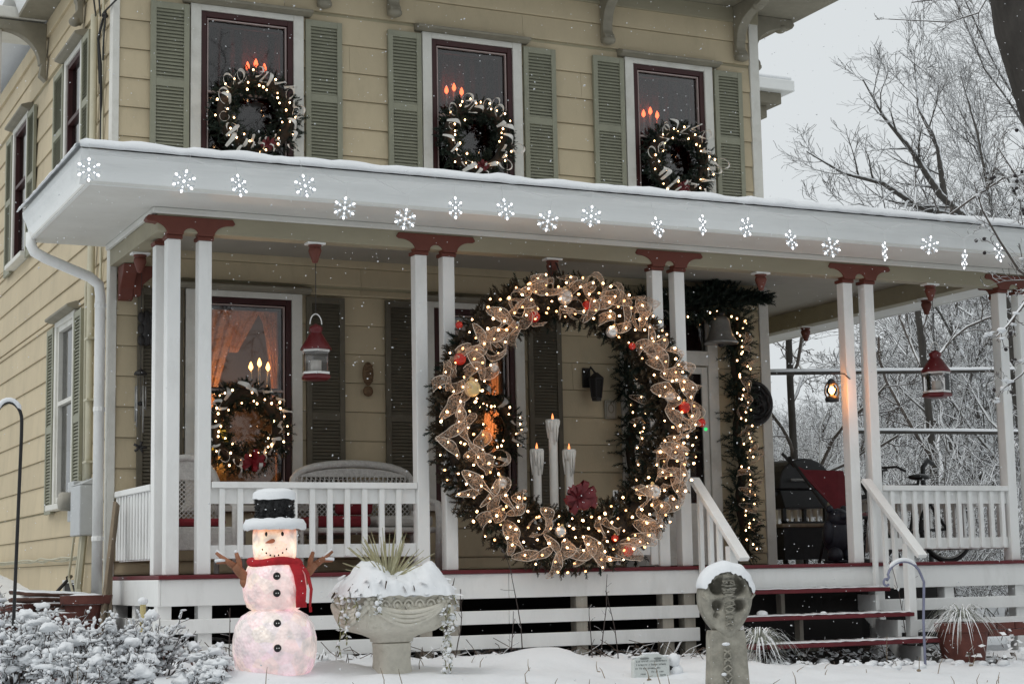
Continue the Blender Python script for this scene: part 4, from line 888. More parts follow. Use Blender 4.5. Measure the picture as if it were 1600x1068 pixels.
# ------------------------------------------------------------------ lanterns
def hex_lantern(x, y, z0, body, roofc, label, h=.5, R=.125, chain=None):
    t = thing('hanging_lantern', (x, y, z0), label, 'lantern')
    q = MB(); q.lathe([(R*.8, 0), (R*1.05, .012), (R*1.05, .03), (R*.95, .045)], 6, (x, y, z0), ang=.3); q.build('base_plate', roofc, t)
    hb = h*.40; q = MB()
    for k in range(6):
        a = 2*PI*k/6+.3; b = 2*PI*(k+1)/6+.3; p, n = (x+R*.94*math.cos(a), y+R*.94*math.sin(a)), (x+R*.94*math.cos(b), y+R*.94*math.sin(b)); q.beam((p[0], p[1], z0+.045), (p[0], p[1], z0+.045+hb), .016, .016)
        for zz in (z0+.055, z0+.037+hb): q.beam((p[0], p[1], zz), (n[0], n[1], zz), .012, .018)
    q.build('cage', body, t)
    q = MB(); q.lathe([(R*.88, .05), (R*.88, .04+hb)], 6, (x, y, z0), ang=.3); q.build('glass_panes', 'clear', t)
    q = MB(); q.lathe([(.045, .046), (.045, .05+hb*.55), (.02, .05+hb*.56)], 12, (x, y, z0)); q.build('candle', 'wax', t, True)
    zr = .045+hb; q = MB(); q.lathe([(R*1.08, zr), (R*1.05, zr+.015), (R*.75, zr+.07), (R*.45, zr+.13), (R*.36, zr+.14), (R*.45, zr+.16), (R*.45, zr+.185), (R*.2, zr+.205), (.008, zr+.215)], 12, (x, y, z0)); q.build('roof', roofc, t, True)
    q = MB(); zt = z0+zr+.21; q.tube([(x+.05*math.cos(PI*i/10), y, zt+.085*math.sin(PI*i/10)) for i in range(11)], .005, 5); q.build('handle', 'whitemetal', t)
    if chain: q = MB(); q.tube([(x, y, zt+.08), (x, y, chain)], .0035, 4); q.build('chain', 'iron', t)
    return t
hex_lantern(.265, .04, 1.535, 'whitemetal', 'redmetal', 'red and white hexagonal lantern hanging over the wicker settee', .5, .12, 2.5)
hex_lantern(6.52, .04, 1.555, 'whitemetal', 'redmetal', 'dark red ribbed lantern hanging over the right hand railing', .5, .135, 2.5)
ol = thing('oil_lantern', (5.22, -.08, 1.46), 'lit hurricane oil lantern hooked to the post beside the steps', 'lantern')
x, y, z = 5.225, -.06, 1.475
q = MB(); q.lathe([(.06, 0), (.065, .01), (.065, .035), (.04, .05), (.03, .06)], 14, (x, y, z)); q.build('fuel_tank', 'black', ol, True)
q = MB(); q.lathe([(.03, .062), (.05, .09), (.052, .11), (.035, .145), (.03, .155)], 12, (x, y, z)); q.build('globe', 'clear', ol, True)
q = MB(); q.lathe([(.035, .156), (.045, .165), (.03, .185), (.03, .20), (.012, .215)], 12, (x, y, z)); q.build('chimney', 'black', ol, True)
q = MB(); 
for s in (-1, 1): q.tube([(x+s*.055, y, z+.03), (x+s*.078, y, z+.08), (x+s*.07, y, z+.14), (x+s*.03, y, z+.19)], .008, 6)
q.tube([(x-.07*math.cos(PI*i/10), y, z+.19+.07*math.sin(PI*i/10)) for i in range(11)], .003, 4); q.build('frame', 'black', ol)
q = MB(); q.ball((x, y, z+.105), (.026, .026, .034), 8, 6); q.build('flame', 'flame', ol, True)
q = MB(); q.tube([(5.48, .0, 1.70), (5.40, -.03, 1.74), (5.30, -.05, 1.745), (5.225, -.06, 1.735)], .006, 5); q.build('hook', 'iron', ol)
l = bpy.data.lights.new('lantern_light', 'POINT'); l.energy = 3.2; l.color = (1, .30, .05); l.shadow_soft_size = .03; lo = bpy.data.objects.new('lantern_light', l); COL.objects.link(lo); lo.location = (x+.02, y-.07, z+.11)
# ------------------------------------------------------------------ snowflake lights under the gutter
def snowflake(loc, rz, label, sc=1.0):
    t = thing('snowflake_light', (0, 0, 0), label, 'snowflake light', 'lit snowflakes strung along the porch gutter')
    return t
arm = MB(); arm.box(-.006, .006, -.004, .004, .012, .085)
for s in (-1, 1):
    arm.beam((0, 0, .05), (s*.03, 0, .078), .007, .009)
    arm.beam((0, 0, .03), (s*.016, 0, .044), .007, .007)
arm_me = shared(arm, 'arm', 'acr')
led = MB(); led.ball((0, -.002, .076), (.009, .008, .0135), 8, 5); led.ball((0, -.002, .044), (.0055, .006, .007), 6, 4); led_me = shared(led, 'led', 'halo', True)
hub_me = shared(MB().ball((0, -.002, 0), (.009, .008, .012), 8, 5), 'led', 'halo', True)
wire_me = shared(MB().tube([(0, 0, .09), (0, .004, .2)], .0022, 4), 'hanging_wire', 'lcable')
f0 = thing('snowflake_light', (0, 0, 0), '', 'snowflake light', 'lit snowflakes strung along the porch gutter')
for k in range(6):
    a = part_at('arm', arm_me, f0, (0, 0, 0), (0, k*PI/3, 0))
    b = part_at('led', led_me, f0, (0, 0, 0), (0, k*PI/3, 0))
part_at('led', hub_me, f0, (0, 0, 0)); part_at('hanging_wire', wire_me, f0, (0, 0, 0))
FLK = [(-1.74, 2.92, 10), (-1.04, 2.89, 0), (-.62, 2.89, 62), (-.10, 2.93, 20), (.22, 2.78, -10), (.72, 2.73, 5), (1.15, 2.85, 58), (1.59, 2.87, 35), (1.97, 2.80, -5), (2.37, 2.87, 0), (3.0, 2.82, 60), (3.44, 2.87, 68), (3.88, 2.88, 52), (4.34, 2.80, 45), (4.76, 2.76, 5), (5.34, 2.76, 66), (5.85, 2.85, 0), (6.24, 2.74, 60), (6.65, 2.83, 55)]
FLL = ['lit snowflake hanging farthest left at the roof corner', 'lit snowflake just left of the corner posts', 'edge-on lit snowflake just right of the corner posts', 'lit snowflake below the leftmost upstairs shutter pair', 'lit snowflake right of the drop above the red and white lantern', 'lit snowflake just left of the posts beside the giant wreath', 'edge-on lit snowflake just above the posts left of the giant wreath', 'lit snowflake above the upper left of the giant wreath', 'lit snowflake hanging low left of the drop above the giant wreath', 'lit snowflake right of the drop above the giant wreath', 'edge-on lit snowflake left above the posts right of the giant wreath', 'edge-on lit snowflake right above the posts right of the giant wreath', 'turned lit snowflake above the dark door swag', 'turned lit snowflake right of the drop by the house corner', 'lit snowflake hanging low left above the posts by the steps', 'edge-on lit snowflake right above the posts by the steps', 'full-faced lit snowflake left of the drop over the right hand railing', 'edge-on lit snowflake hanging low right of the drop over the right railing', 'lit snowflake hanging farthest right by the last posts']
for i, (x, z, r) in enumerate(FLK):
    o = f0 if i == 0 else dup(f0, (0, 0, 0))
    o.location = (x, -.785, z); o.rotation_euler = (math.radians(8*math.sin(i*2.3)), math.radians(14*math.sin(i*1.7)), math.radians(-18+r*.80+6*math.sin(i*3.1))); o['label'] = FLL[i]
q = MB(); zc = 3.075; pts = []
for i, (x, z, r) in enumerate(FLK):
    pts.append((x, -.79, min(3.07, z+.2)))
    if i+1 < len(FLK): pts.append(((x+FLK[i+1][0])/2, -.79, 3.03))
q.tube(pts, .004, 4); tag(q.build('light_cable', 'lcable'), 'thin pale cable the snowflake lights hang from along the gutter', 'cable')
# ------------------------------------------------------------------ porch furniture
def lattice(q, x0, x1, z0, z1, y, st=.045, r=.005, slope=0):
    w, h = x1-x0, z1-z0; n = int((w+h)/st)
    for i in range(n):
        c = i*st
        a, b = (x0+max(0, c-h), z0+min(c, h)), (x0+min(c, w), z0+max(0, c-w))
        for (p, s) in ((a, b), ((x0+x1-a[0], a[1]), (x0+x1-b[0], b[1]))):
            if math.hypot(p[0]-s[0], p[1]-s[1]) > .02: q.tube([(p[0], y+slope*(p[1]-z0), p[1]), (s[0], y+slope*(s[1]-z0), s[1])], r, 4)
se = thing('wicker_settee', (1.08, 1.25, 0), 'white wicker settee with red cushions behind the front railing', 'settee')
x0, x1, yb = .52, 1.66, 1.45
q = MB(); hp = [(x0, .55)]+[(x0+(x1-x0)*(.5-.5*math.cos(PI*i/14)), .70+.26*(math.sin(PI*i/14))**.5) for i in range(15)]+[(x1, .55)]
q.tube([(a, yb, b) for a, b in hp], .035, 8); q.build('back_roll', 'wicker', se, True)
q = MB(); top = [(x0+(x1-x0)*(.5-.5*math.cos(PI*i/14)), .68+.24*(math.sin(PI*i/14))**.5) for i in range(15)]; q.prism([(x0, .84)]+[t for t in top if t[1] > .845]+[(x1, .84)], 'y', yb-.02, yb+.02); q.build('back_panel', 'wicker', se)
q = MB(); lattice(q, x0+.03, x1-.03, .40, .83, yb); 
for i in range(26): x = x0+.04+(x1-x0-.08)*i/25; q.tube([(x, yb-.03, .78), (x, yb-.03, .85)], .007, 4)
q.build('back_weave', 'wicker', se)
q = MB(); q.box(x0, x1, .88, yb-.04, .33, .38); q.build('seat', 'wicker', se, bevel=.02)
for x in (x0, x1):
    q = MB(); q.tube([(x, yb, .62), (x, 1.1, .62), (x, .86, .58), (x, .83, .45), (x, .86, .01)], .03, 8); q.build('armrest', 'wicker', se, True); q = MB(); q.tube([(x, yb, .7), (x, yb+.02, .01)], .025, 6); q.build('leg', 'wicker', se)
for x, m_ in ((.80, 'cushion'), (1.38, 'cushw')):
    q = MB(); q.box(x-.26, x+.26, .9, 1.38, .385, .48); q.build('seat_cushion', m_, se, bevel=.03)
q = MB(); q.box(.86, 1.20, 1.20, 1.30, .50, .78, rot=Matrix.Rotation(.25, 3, 'X')); q.build('back_cushion', 'cushion', se, bevel=.035)
wc = thing('wicker_chair', (-.42, 1.1, 0), 'white wicker armchair seen between the corner posts', 'chair')
q = MB(); q.tube([(-.72, 1.30, .5)]+[(-.45-.27*math.cos(PI*i/12), 1.34, .72+.27*math.sin(PI*i/12)) for i in range(13)]+[(-.18, 1.30, .5)], .032, 8); q.build('back_roll', 'wicker', wc, True)
q = MB(); lattice(q, -.69, -.21, .42, .90, 1.34, .04); q.prism([(-.68, .80)]+[(-.45-.25*math.cos(PI*i/12), .76+.21*math.sin(PI*i/12)) for i in range(1, 12)]+[(-.22, .80)], 'y', 1.33, 1.35); q.build('back_weave', 'wicker', wc)
q = MB(); q.box(-.72, -.18, .8, 1.30, .34, .39); q.box(-.71, -.19, .79, .80, .2, .34); q.build('seat', 'wicker', wc, bevel=.015)
for x in (-.72, -.18):
    q = MB(); q.tube([(x, 1.33, .6), (x, 1.0, .62), (x, .8, .56), (x, .79, .01)], .028, 8); q.build('armrest', 'wicker', wc, True); q = MB(); q.tube([(x, 1.34, .6), (x, 1.36, .01)], .024, 6); q.build('leg', 'wicker', wc)
q = MB(); q.box(-.66, -.24, .84, 1.28, .395, .46); q.build('seat_cushion', 'cushion', wc, bevel=.03)
ot = thing('wicker_table', (.2, 1.0, 0), 'low wicker table with red cloth behind the snowman hat', 'table')
q = MB(); q.box(-.02, .42, .8, 1.2, .40, .44); q.build('table_top', 'cushion', ot, bevel=.02); q = MB(); lattice(q, 0, .40, .06, .39, .81, .05); q.build('front_weave', 'wicker', ot)
for x in (.0, .40):
    for y in (.82, 1.18): q = MB(); q.tube([(x, y, .40), (x, y, .01)], .02, 6); q.build('leg', 'wicker', ot)
gr = thing('grill', (6.65, 2.7, 0), 'black barbecue grill with domed lid at the far end of the porch', 'grill')
q = MB(); pr = [(6.30+.70*(.5-.5*math.cos(PI*i/12)), .80+.34*math.sin(PI*i/12)**.8) for i in range(13)]; q.prism(pr, 'y', 2.45, 2.95); q.build('lid', 'black', gr, bevel=.02)
q = MB(); q.prism([(6.32, .795), (6.98, .795), (6.92, .60), (6.38, .60)], 'y', 2.47, 2.93); q.build('firebox', 'black', gr, bevel=.01)
q = MB(); q.tube([(6.42, 2.40, .90), (6.88, 2.40, .90)], .014, 6); q.build('lid_handle', 'bell', gr)
q = MB(); q.box(6.12, 6.31, 2.5, 2.9, .74, .78); q.build('shelf', 'black', gr); q = MB(); q.box(6.99, 7.2, 2.5, 2.9, .74, .78); q.build('shelf', 'black', gr)
for x in (6.38, 6.92):
    for y in (2.5, 2.9): q = MB(); q.box(x-.02, x+.02, y-.02, y+.02, .005, .60); q.build('leg', 'black', gr)
q = MB(); q.box(6.36, 6.94, 2.48, 2.92, .18, .21); q.box(6.36, 6.94, 2.48, 2.52, .42, .46); q.build('shelf', 'black', gr)
rc = thing('folding_chair', (6.3, 1.6, 0), 'dark red canvas folding chair beside the grill', 'chair')
rot = Matrix.Rotation(math.radians(-12), 3, 'X')
q = MB(); q.add([(6.02, 1.78, 1.02), (6.14, 1.74, .96), (6.50, 1.66, .95), (6.56, 1.66, .95), (6.56, 1.50, .50), (6.36, 1.50, .50), (6.28, 1.54, .62)], [(0, 1, 6), (1, 2, 5, 6), (2, 3, 4, 5)]); o = q.build('back_canvas', 'tarp', rc); s_ = o.modifiers.new('thick', 'SOLIDIFY'); s_.thickness = .012
q = MB(); q.add([(6.28, 1.50, .50), (6.72, 1.50, .50), (6.70, 1.05, .44), (6.26, 1.05, .44)], [(0, 1, 2, 3)]); o = q.build('seat_canvas', 'tarp', rc); s_ = o.modifiers.new('thick', 'SOLIDIFY'); s_.thickness = .012
for a, b in (((6.0, 1.80, 1.10), (6.30, 1.0, .01)), ((6.72, 1.70, 1.0), (6.75, 1.0, .01)), ((6.28, 1.52, .52), (6.25, 1.7, .01)), ((6.72, 1.5, .52), (6.8, 1.7, .01)), ((5.94, 1.84, 1.14), (6.05, 1.78, 1.0)), ((6.26, 1.05, .45), (6.72, 1.05, .45))):
    q = MB(); q.tube([a, b], .018, 6); q.build('frame_tube', 'black', rc)
br = thing('bear_statue', (5.98, 1.0, 0), 'blue black standing bear statue at the house corner', 'statue')
q = MB(); q.ball((5.98, 1.0, .27), (.155, .13, .20), 12, 9); q.ball((5.98, .97, .44), (.12, .11, .10), 12, 8); q.ball((5.98, .90, .46), (.055, .07, .05), 10, 7)
for s in (-1, 1): q.ball((5.98+s*.085, .99, .53), .038, 8, 6); q.ball((5.98+s*.14, .95, .30), (.05, .06, .12), 8, 7); q.ball((5.98+s*.09, .92, .08), (.075, .09, .08), 10, 7)
q.ball((5.98, .98, .02), (.18, .15, .02), 12, 5); q.build('body', 'statue', br, True)
bk = thing('bicycle', (7.2, 1.1, 0), 'black bicycle parked behind the right hand railing', 'bicycle')
def wheel(cx_, cy_, R=.33):
    q = MB(); q.tube([(cx_+R*math.cos(2*PI*i/36), cy_, R+.005+R*math.sin(2*PI*i/36)) for i in range(36)], .022, 8, close=True); w = q.build('tyre', 'tyre', bk, True)
    q = MB(); q.tube([(cx_+(R-.03)*math.cos(2*PI*i/36), cy_, R+.005+(R-.03)*math.sin(2*PI*i/36)) for i in range(36)], .010, 6, close=True)
    for i in range(18): a = 2*PI*i/18; q.tube([(cx_, cy_, R+.005), (cx_+(R-.03)*math.cos(a), cy_, R+.005+(R-.03)*math.sin(a))], .002, 3)
    q.build('rim', 'bell', w)
wheel(6.45, 1.1); wheel(7.42, 1.1)
q = MB()
for a, b in (((6.45, 1.1, .33), (6.62, 1.1, .82)), ((6.60, 1.1, .75), (7.08, 1.1, .78)), ((6.60, 1.1, .70), (6.95, 1.1, .30)), ((7.08, 1.1, .80), (6.95, 1.1, .30)), ((6.95, 1.1, .30), (7.42, 1.1, .33)), ((7.08, 1.1, .76), (7.42, 1.1, .33))): q.tube([a, b], .016, 6)
q.build('frame', 'black', bk); q = MB(); q.tube([(6.62, 1.1, .82), (6.64, 1.1, .92), (6.70, 1.1, .93)], .014, 6); q.tube([(6.75, .86, .90), (6.68, .92, .95), (6.64, 1.1, .95), (6.68, 1.28, .95), (6.75, 1.34, .90)], .012, 6); q.build('handlebar', 'black', bk)
q = MB(); q.ball((7.10, 1.1, .86), (.14, .08, .035), 10, 6); q.tube([(7.08, 1.1, .78), (7.09, 1.1, .85)], .014, 6); q.build('saddle', 'blackp', bk, True)
pf = thing('storage_bench', (6.35, .75, 0), 'low dark storage bench behind the right hand railing', 'bench')
q = MB(); q.box(5.95, 6.85, 1.9, 2.3, .38, .42); q.build('seat', 'wood', pf, bevel=.01); q = MB(); q.box(5.98, 6.82, 1.92, 2.28, .05, .375); q.build('box', 'black', pf)
# ------------------------------------------------------------------ snowman
def glow(name, stops, st, nscale=9, amt=.25):
    """lit-from-inside plastic: colour by height inside the figure (a lamp sits in the head and in each ball)"""
    mt, t, N, L = _nt(name); tc = N('ShaderNodeTexCoord'); sp = N('ShaderNodeSeparateXYZ'); L(tc.outputs['Object'], sp.inputs[0])
    r = N('ShaderNodeMapRange'); r.inputs[1].default_value = 0; r.inputs[2].default_value = 1.05; L(sp.outputs['Z'], r.inputs[0])
    cr = N('ShaderNodeValToRGB'); e = cr.color_ramp.elements; e[0].position = stops[0][0]; e[0].color = stops[0][1]+(1,); e[1].position = stops[-1][0]; e[1].color = stops[-1][1]+(1,)
    for p, c in stops[1:-1]: x = cr.color_ramp.elements.new(p); x.color = c+(1,)
    L(r.outputs[0], cr.inputs[0])
    n = N('ShaderNodeTexVoronoi'); n.inputs['Scale'].default_value = nscale; L(tc.outputs['Object'], n.inputs['Vector'])
    n2 = N('ShaderNodeTexNoise'); n2.inputs['Scale'].default_value = nscale*1.3; L(tc.outputs['Object'], n2.inputs['Vector'])
    hs_ = N('ShaderNodeMapRange'); hs_.inputs[1].default_value = .3; hs_.inputs[2].default_value = .7; hs_.inputs[3].default_value = 1-amt; hs_.inputs[4].default_value = 1+amt; L(n2.outputs['Fac'], hs_.inputs[0])
    mix = N('ShaderNodeMix'); mix.data_type = 'RGBA'; mix.inputs[0].default_value = .10; L(cr.outputs[0], mix.inputs[6]); L(n.outputs['Color'], mix.inputs[7])
    sc = N('ShaderNodeMath'); sc.operation = 'MULTIPLY'; sc.inputs[1].default_value = st; L(hs_.outputs[0], sc.inputs[0])
    p = N('ShaderNodeBsdfPrincipled'); p.inputs['Base Color'].default_value = (.75, .70, .69, 1); p.inputs['Roughness'].default_value = .3
    v2 = N('ShaderNodeTexVoronoi'); v2.inputs['Scale'].default_value = 42; L(tc.outputs['Object'], v2.inputs['Vector']); bp_ = N('ShaderNodeBump'); bp_.inputs['Strength'].default_value = .55; bp_.inputs['Distance'].default_value = .012; L(v2.outputs['Distance'], bp_.inputs['Height']); L(bp_.outputs[0], p.inputs['Normal']); p.inputs['Roughness'].default_value = .16
    L(mix.outputs[2], p.inputs['Emission Color']); L(sc.outputs[0], p.inputs['Emission Strength'])
    o = N('ShaderNodeOutputMaterial'); L(p.outputs[0], o.inputs[0]); return mt
M['glow'] = glow('lit_snowman_plastic', [(0, (.50, .24, .23)), (.2, (.36, .22, .23)), (.44, (.44, .28, .27)), (.5, (.50, .20, .18)), (.72, (.48, .27, .24)), (.80, (1.0, .62, .38)), (.93, (1.0, .66, .36)), (.98, (1.0, .36, .14))], .66, 10, .6)
sx, sy, sz = -.585, -1.55, -.735
sm = thing('snowman', (sx, sy, sz), 'glowing plastic snowman with red scarf and snow capped black top hat', 'snowman')
def c3(x, y, z): return (sx+x, sy+y, sz+z)
q = MB(); q.lathe([(.17, 0), (.225, .03), (.27, .10), (.288, .20), (.288, .29), (.268, .38), (.23, .445), (.17, .48)], 36, (sx, sy, sz)); q.build('body_ball', 'glow', sm, True)
q = MB(); q.lathe([(.15, .478), (.19, .505), (.213, .57), (.222, .645), (.212, .72), (.185, .785), (.14, .81)], 36, (sx, sy, sz)); q.build('body_ball', 'glow', sm, True)
hx = sx+.0
q = MB(); q.lathe([(.11, .79), (.132, .81), (.147, .85), (.152, .92), (.152, 1.0), (.148, 1.04)], 32, (hx, sy, sz)); hd = q.build('head', 'glow', sm, True)
def face(a, z, r): a = math.radians(a); return (hx+r*math.sin(a), sy-r*math.cos(a), sz+z)
fd = -18     # he looks a little to his left, towards the street
q = MB(); q.ball(face(fd-21, 1.0, .148), (.013, .008, .017), 8, 6); q.build('eye', 'blackp', hd, True)
q = MB(); q.ball(face(fd+21, 1.0, .148), (.013, .008, .017), 8, 6); q.build('eye', 'blackp', hd, True)
a = face(fd-3, .955, .140); b = face(fd-16, .94, .215); q = MB(); q.tube([a, tuple((Vector(a)+Vector(b))/2), b], [.017, .012, .003], 8); q.build('nose', 'nose', hd, True)
q = MB()
for i in range(7): t = (i-3)/3; q.ball(face(fd+t*33, .852+.045*t*t, .143+.004*abs(t)), .0075, 6, 5)
q.build('mouth', 'blackp', hd, True)
for z, r in ((.715, .213), (.60, .218), (.40, .262), (.235, .288)):
    q = MB(); p = Vector((sx+r*math.sin(math.radians(-14)), sy-r*math.cos(math.radians(-14)), sz+z)); q.lathe([(.026, 0), (.026, .008), (.018, .012)], 14, (0, 0, 0)); R_ = Matrix.Rotation(math.radians(90), 3, 'X'); q.v = [tuple(p+R_ @ Vector(v)) for v in q.v]; bu = q.build('button', 'blackp', sm)
    q = MB(); [q.ball((p.x+dx, p.y-.013, p.z), .0045, 6, 4) for dx in (-.008, .008)]; q.build('button_hole', 'whitemetal', bu)
q = MB(); n = 34; q.tube([(sx+.165*math.cos(2*PI*i/n), sy+.165*math.sin(2*PI*i/n), sz+.808+.01*math.sin(3*2*PI*i/n)) for i in range(n)], .030, 8, close=True); scf = q.build('scarf', 'scarf', sm, True)
def tail(pts, w, nm='scarf_tail'):
    q = MB(); V = []; F = []
    for i, (p, s) in enumerate(pts): p, s = Vector(p), Vector(s).normalized(); V += [p-s*w/2, p+s*w/2, p+s*w/2+Vector((0, .02, 0)), p-s*w/2+Vector((0, .02, 0))]
    for i in range(len(pts)-1):
        for j in range(4): F.append((4*i+j, 4*i+(j+1) % 4, 4*i+4+(j+1) % 4, 4*i+4+j))
    F += [(0, 1, 2, 3), (4*len(pts)-1, 4*len(pts)-2, 4*len(pts)-3, 4*len(pts)-4)]
    q.add(V, F); t = q.build(nm, 'scarf', sm); 
    q = MB(); e, s = Vector(pts[-1][0]), Vector(pts[-1][1]).normalized()
    for i in range(9): q.tube([e+s*w*(i/8-.5), e+s*w*(i/8-.5)+Vector((0, -.005, -.035))], .006, 4)
    q.build('fringe', 'scarf', t)
tail([(c3(.085, -.17, .80), (1, .3, 0)), (c3(.11, -.205, .72), (1, .35, 0)), (c3(.125, -.215, .62), (1, .4, 0)), (c3(.12, -.215, .535), (1, .45, 0))], .085)
tail([(c3(.15, -.10, .80), (.7, .7, 0)), (c3(.20, -.12, .73), (.6, .8, 0)), (c3(.235, -.10, .62), (.5, .8, 0)), (c3(.225, -.10, .50), (.4, .8, 0))], .07)
q = MB(); q.lathe([(.16, 1.035), (.20, 1.04), (.205, 1.052), (.195, 1.062), (.125, 1.064), (.12, 1.09), (.136, 1.25), (.136, 1.262)], 28, (hx, sy, sz)); hat = q.build('hat', 'hat', sm, True)
rg = np.random.default_rng(4); n = 700; th = rg.uniform(0, 2*PI, n); zz = rg.uniform(1.065, 1.255, n); P = np.stack([hx+.124*np.cos(th), sy+.124*np.sin(th), sz+zz], 1); D = np.stack([np.cos(th), np.sin(th), rg.normal(0, .8, n)], 1)
foliage(hat, P, D, .012, .026, 6, 5, 'hat', 'tinsel_fringe', width=.004)
rr = random.Random(8); q = MB()
def lumpy(q, cx_, cy_, cz_, R, h, sd, n=26, k=6, sag=.02):
    V = []; F = []
    for i in range(k+1):
        t = i/k
        for j in range(n):
            a = 2*PI*j/n; w = 1+.05*mnoise.noise(Vector((math.cos(a)*2, math.sin(a)*2, sd))); r = R*w*math.sin(min(1, t*1.02)*PI/2) if i else 0
            z = h*(math.cos(t*PI/2)**.55 if t < 1 else 0)*(1+.15*mnoise.noise(Vector((r*9*math.cos(a), r*9*math.sin(a), sd+4))))-(sag*(.4+.6*abs(mnoise.noise(Vector((math.cos(a)*4, math.sin(a)*4, sd+9))))) if i == k else 0)
            V.append((cx_+r*math.cos(a), cy_+r*math.sin(a), cz_+z))
    for i in range(k):
        for j in range(n): F.append((i*n+j, (i+1)*n+j, (i+1)*n+(j+1) % n, i*n+(j+1) % n))
    q.add(V, F)
lumpy(q, hx, sy, sz+1.258, .150, .062, 1, sag=.035)
V0 = len(q.v); prof = [(.128, 1.066), (.132, 1.10), (.165, 1.11), (.20, 1.10), (.217, 1.072), (.217, 1.045), (.206, 1.03)]
n = 40; V = [(hx+r*(1+.03*mnoise.noise(Vector((j*.5, i, 0))))*math.cos(2*PI*j/n), sy+r*(1+.03*mnoise.noise(Vector((j*.5, i, 0))))*math.sin(2*PI*j/n), sz+z+(.012*mnoise.noise(Vector((j*.7, i*.3, 3))))) for i, (r, z) in enumerate(prof) for j in range(n)]
q.add(V, [(i*n+j, i*n+(j+1) % n, (i+1)*n+(j+1) % n, (i+1)*n+j) for i in range(len(prof)-1) for j in range(n)])
q.build('hat_snow', 'snow', hat, True)
def ca(x, y, z): return c3(x*.97, y, .71+(z-.71)*.85-.02)
for s in (-1, 1):
    b0 = Vector(ca(s*.195, .0, .71)); q = MB(); w1 = Vector(ca(s*.26, -.01, .78)); 
    q.tube([b0, w1, Vector(ca(s*.30, -.01, .83))], [.036, .033, .028], 8); q.tube([Vector(ca(s*.265, -.01, .77)), Vector(ca(s*.265, -.01, .86)), Vector(ca(s*.285, -.01, .93))], [.026, .020, .013], 7)
    q.tube([Vector(ca(s*.29, -.01, .82)), Vector(ca(s*.36, -.01, .87)), Vector(ca(s*.43, -.01, .935))], [.026, .020, .012], 7); q.tube([Vector(ca(s*.35, -.01, .86)), Vector(ca(s*.43, -.015, .855))], [.016, .010], 7); q.ball(ca(s*.205, 0, .70), (.05, .04, .05), 10, 7)
    ar = q.build('arm', 'arm', sm, True)
    q = MB(); q.tube([Vector(ca(s*.36, -.012, .886)), Vector(ca(s*.43, -.012, .95))], [.010, .008], 6); q.tube([Vector(ca(s*.37, -.015, .874)), Vector(ca(s*.44, -.017, .868))], [.014, .012], 6); q.ball(ca(s*.287, -.01, .94), .012, 8, 5); q.build('arm_snow', 'snow', ar, True)
q = MB(); q.lathe([(.20, -.05), (.205, 0), (.19, .012)], 24, (sx, sy, sz)); q.build('foot_ring', 'blackp', sm)
# ------------------------------------------------------------------ urn planter
ux, uy, uz = .295, -1.5, -.83
un = thing('urn_planter', (ux, uy, uz), 'tall carved stone urn heaped with snow and a spiky straw coloured plant', 'planter')
q = MB(); q.lathe([(.21, -.06), (.21, .0), (.18, .03), (.15, .06), (.128, .10), (.118, .20), (.120, .30), (.124, .325)], 32, (ux, uy, uz), pw=4.5); ped = q.build('pedestal', 'stone', un, False, .004)
q = MB()
for k in range(5):
    for s in (-1,): q.tube([(ux-.07+k*.035, uy-.106, uz+.10), (ux-.07+k*.035, uy-.104, uz+.30)], .009, 6)
q.build('fluting', 'stone', ped, True)
q = MB(); q.lathe([(.118, .325), (.15, .335), (.155, .36), (.215, .385), (.31, .41), (.375, .45), (.405, .51), (.415, .60), (.40, .605), (.405, .64), (.425, .655), (.425, .685), (.34, .69), (.33, .66), (.0, .65)], 44, (ux, uy, uz), pw=3.4, sy=.8, sx=.95); bowl = q.build('bowl', 'stone', un, True)
def surf(u, r): # u angle in degrees from the front, on the squared bowl plan
    a = math.radians(u-90); ca, sa = math.cos(a), math.sin(a); k = (abs(ca)**3.4+abs(sa)**3.4)**(-1/3.4); return ux+r*k*ca*.95, uy+r*k*sa*.8
q = MB()
for (c, w) in ((0, 36), (72, 34), (-72, 34)):
    for m_ in range(4):
        P = []
        for i in range(15):
            t = i/14; u = c-w+2*w*t; sg_ = 4*t*(1-t); z = uz+.60-(.055+.026*m_)*sg_-.004*m_; r = .415-.9*max(0, (.60-(z-uz))-.03)**1.6+.014; x, y = surf(u, r); P.append((x, y, z))
        q.tube(P, .017, 6)
q.build('swag', 'stone', bowl, True)
q = MB()
for c in (-36, 36):
    x, y = surf(c, .425)
    for k in range(6): a = 2*PI*k/6; q.ball((x+.035*math.cos(a), y, uz+.615+.035*math.sin(a)), .022, 8, 6)
    q.ball((x, y-.01, uz+.615), .02, 8, 6)
    for s in (-1, 0, 1): x2, y2 = surf(c+s*5, .36); q.tube([(x, y, uz+.59), ((x+x2)/2+s*.01, (y+y2)/2, uz+.53), (x2+s*.015, y2, uz+.44)], [.02, .018, .008], 6)
q.build('rosette', 'stone', bowl, True)
q = MB()
for c in (-24, -12, 0, 12, 24):
    x, y = surf(c, .412); q.tube([(x+.032*math.cos(PI*i/8), y-.004, uz+.585+.045*math.sin(PI*i/8)) for i in range(9)], .008, 5); q.ball((x, y, uz+.59), (.014, .01, .02), 8, 5)
q.build('arcade', 'stone', bowl, True)
q = MB(); rr = random.Random(12)
V = []; nx_, ny_ = 46, 30
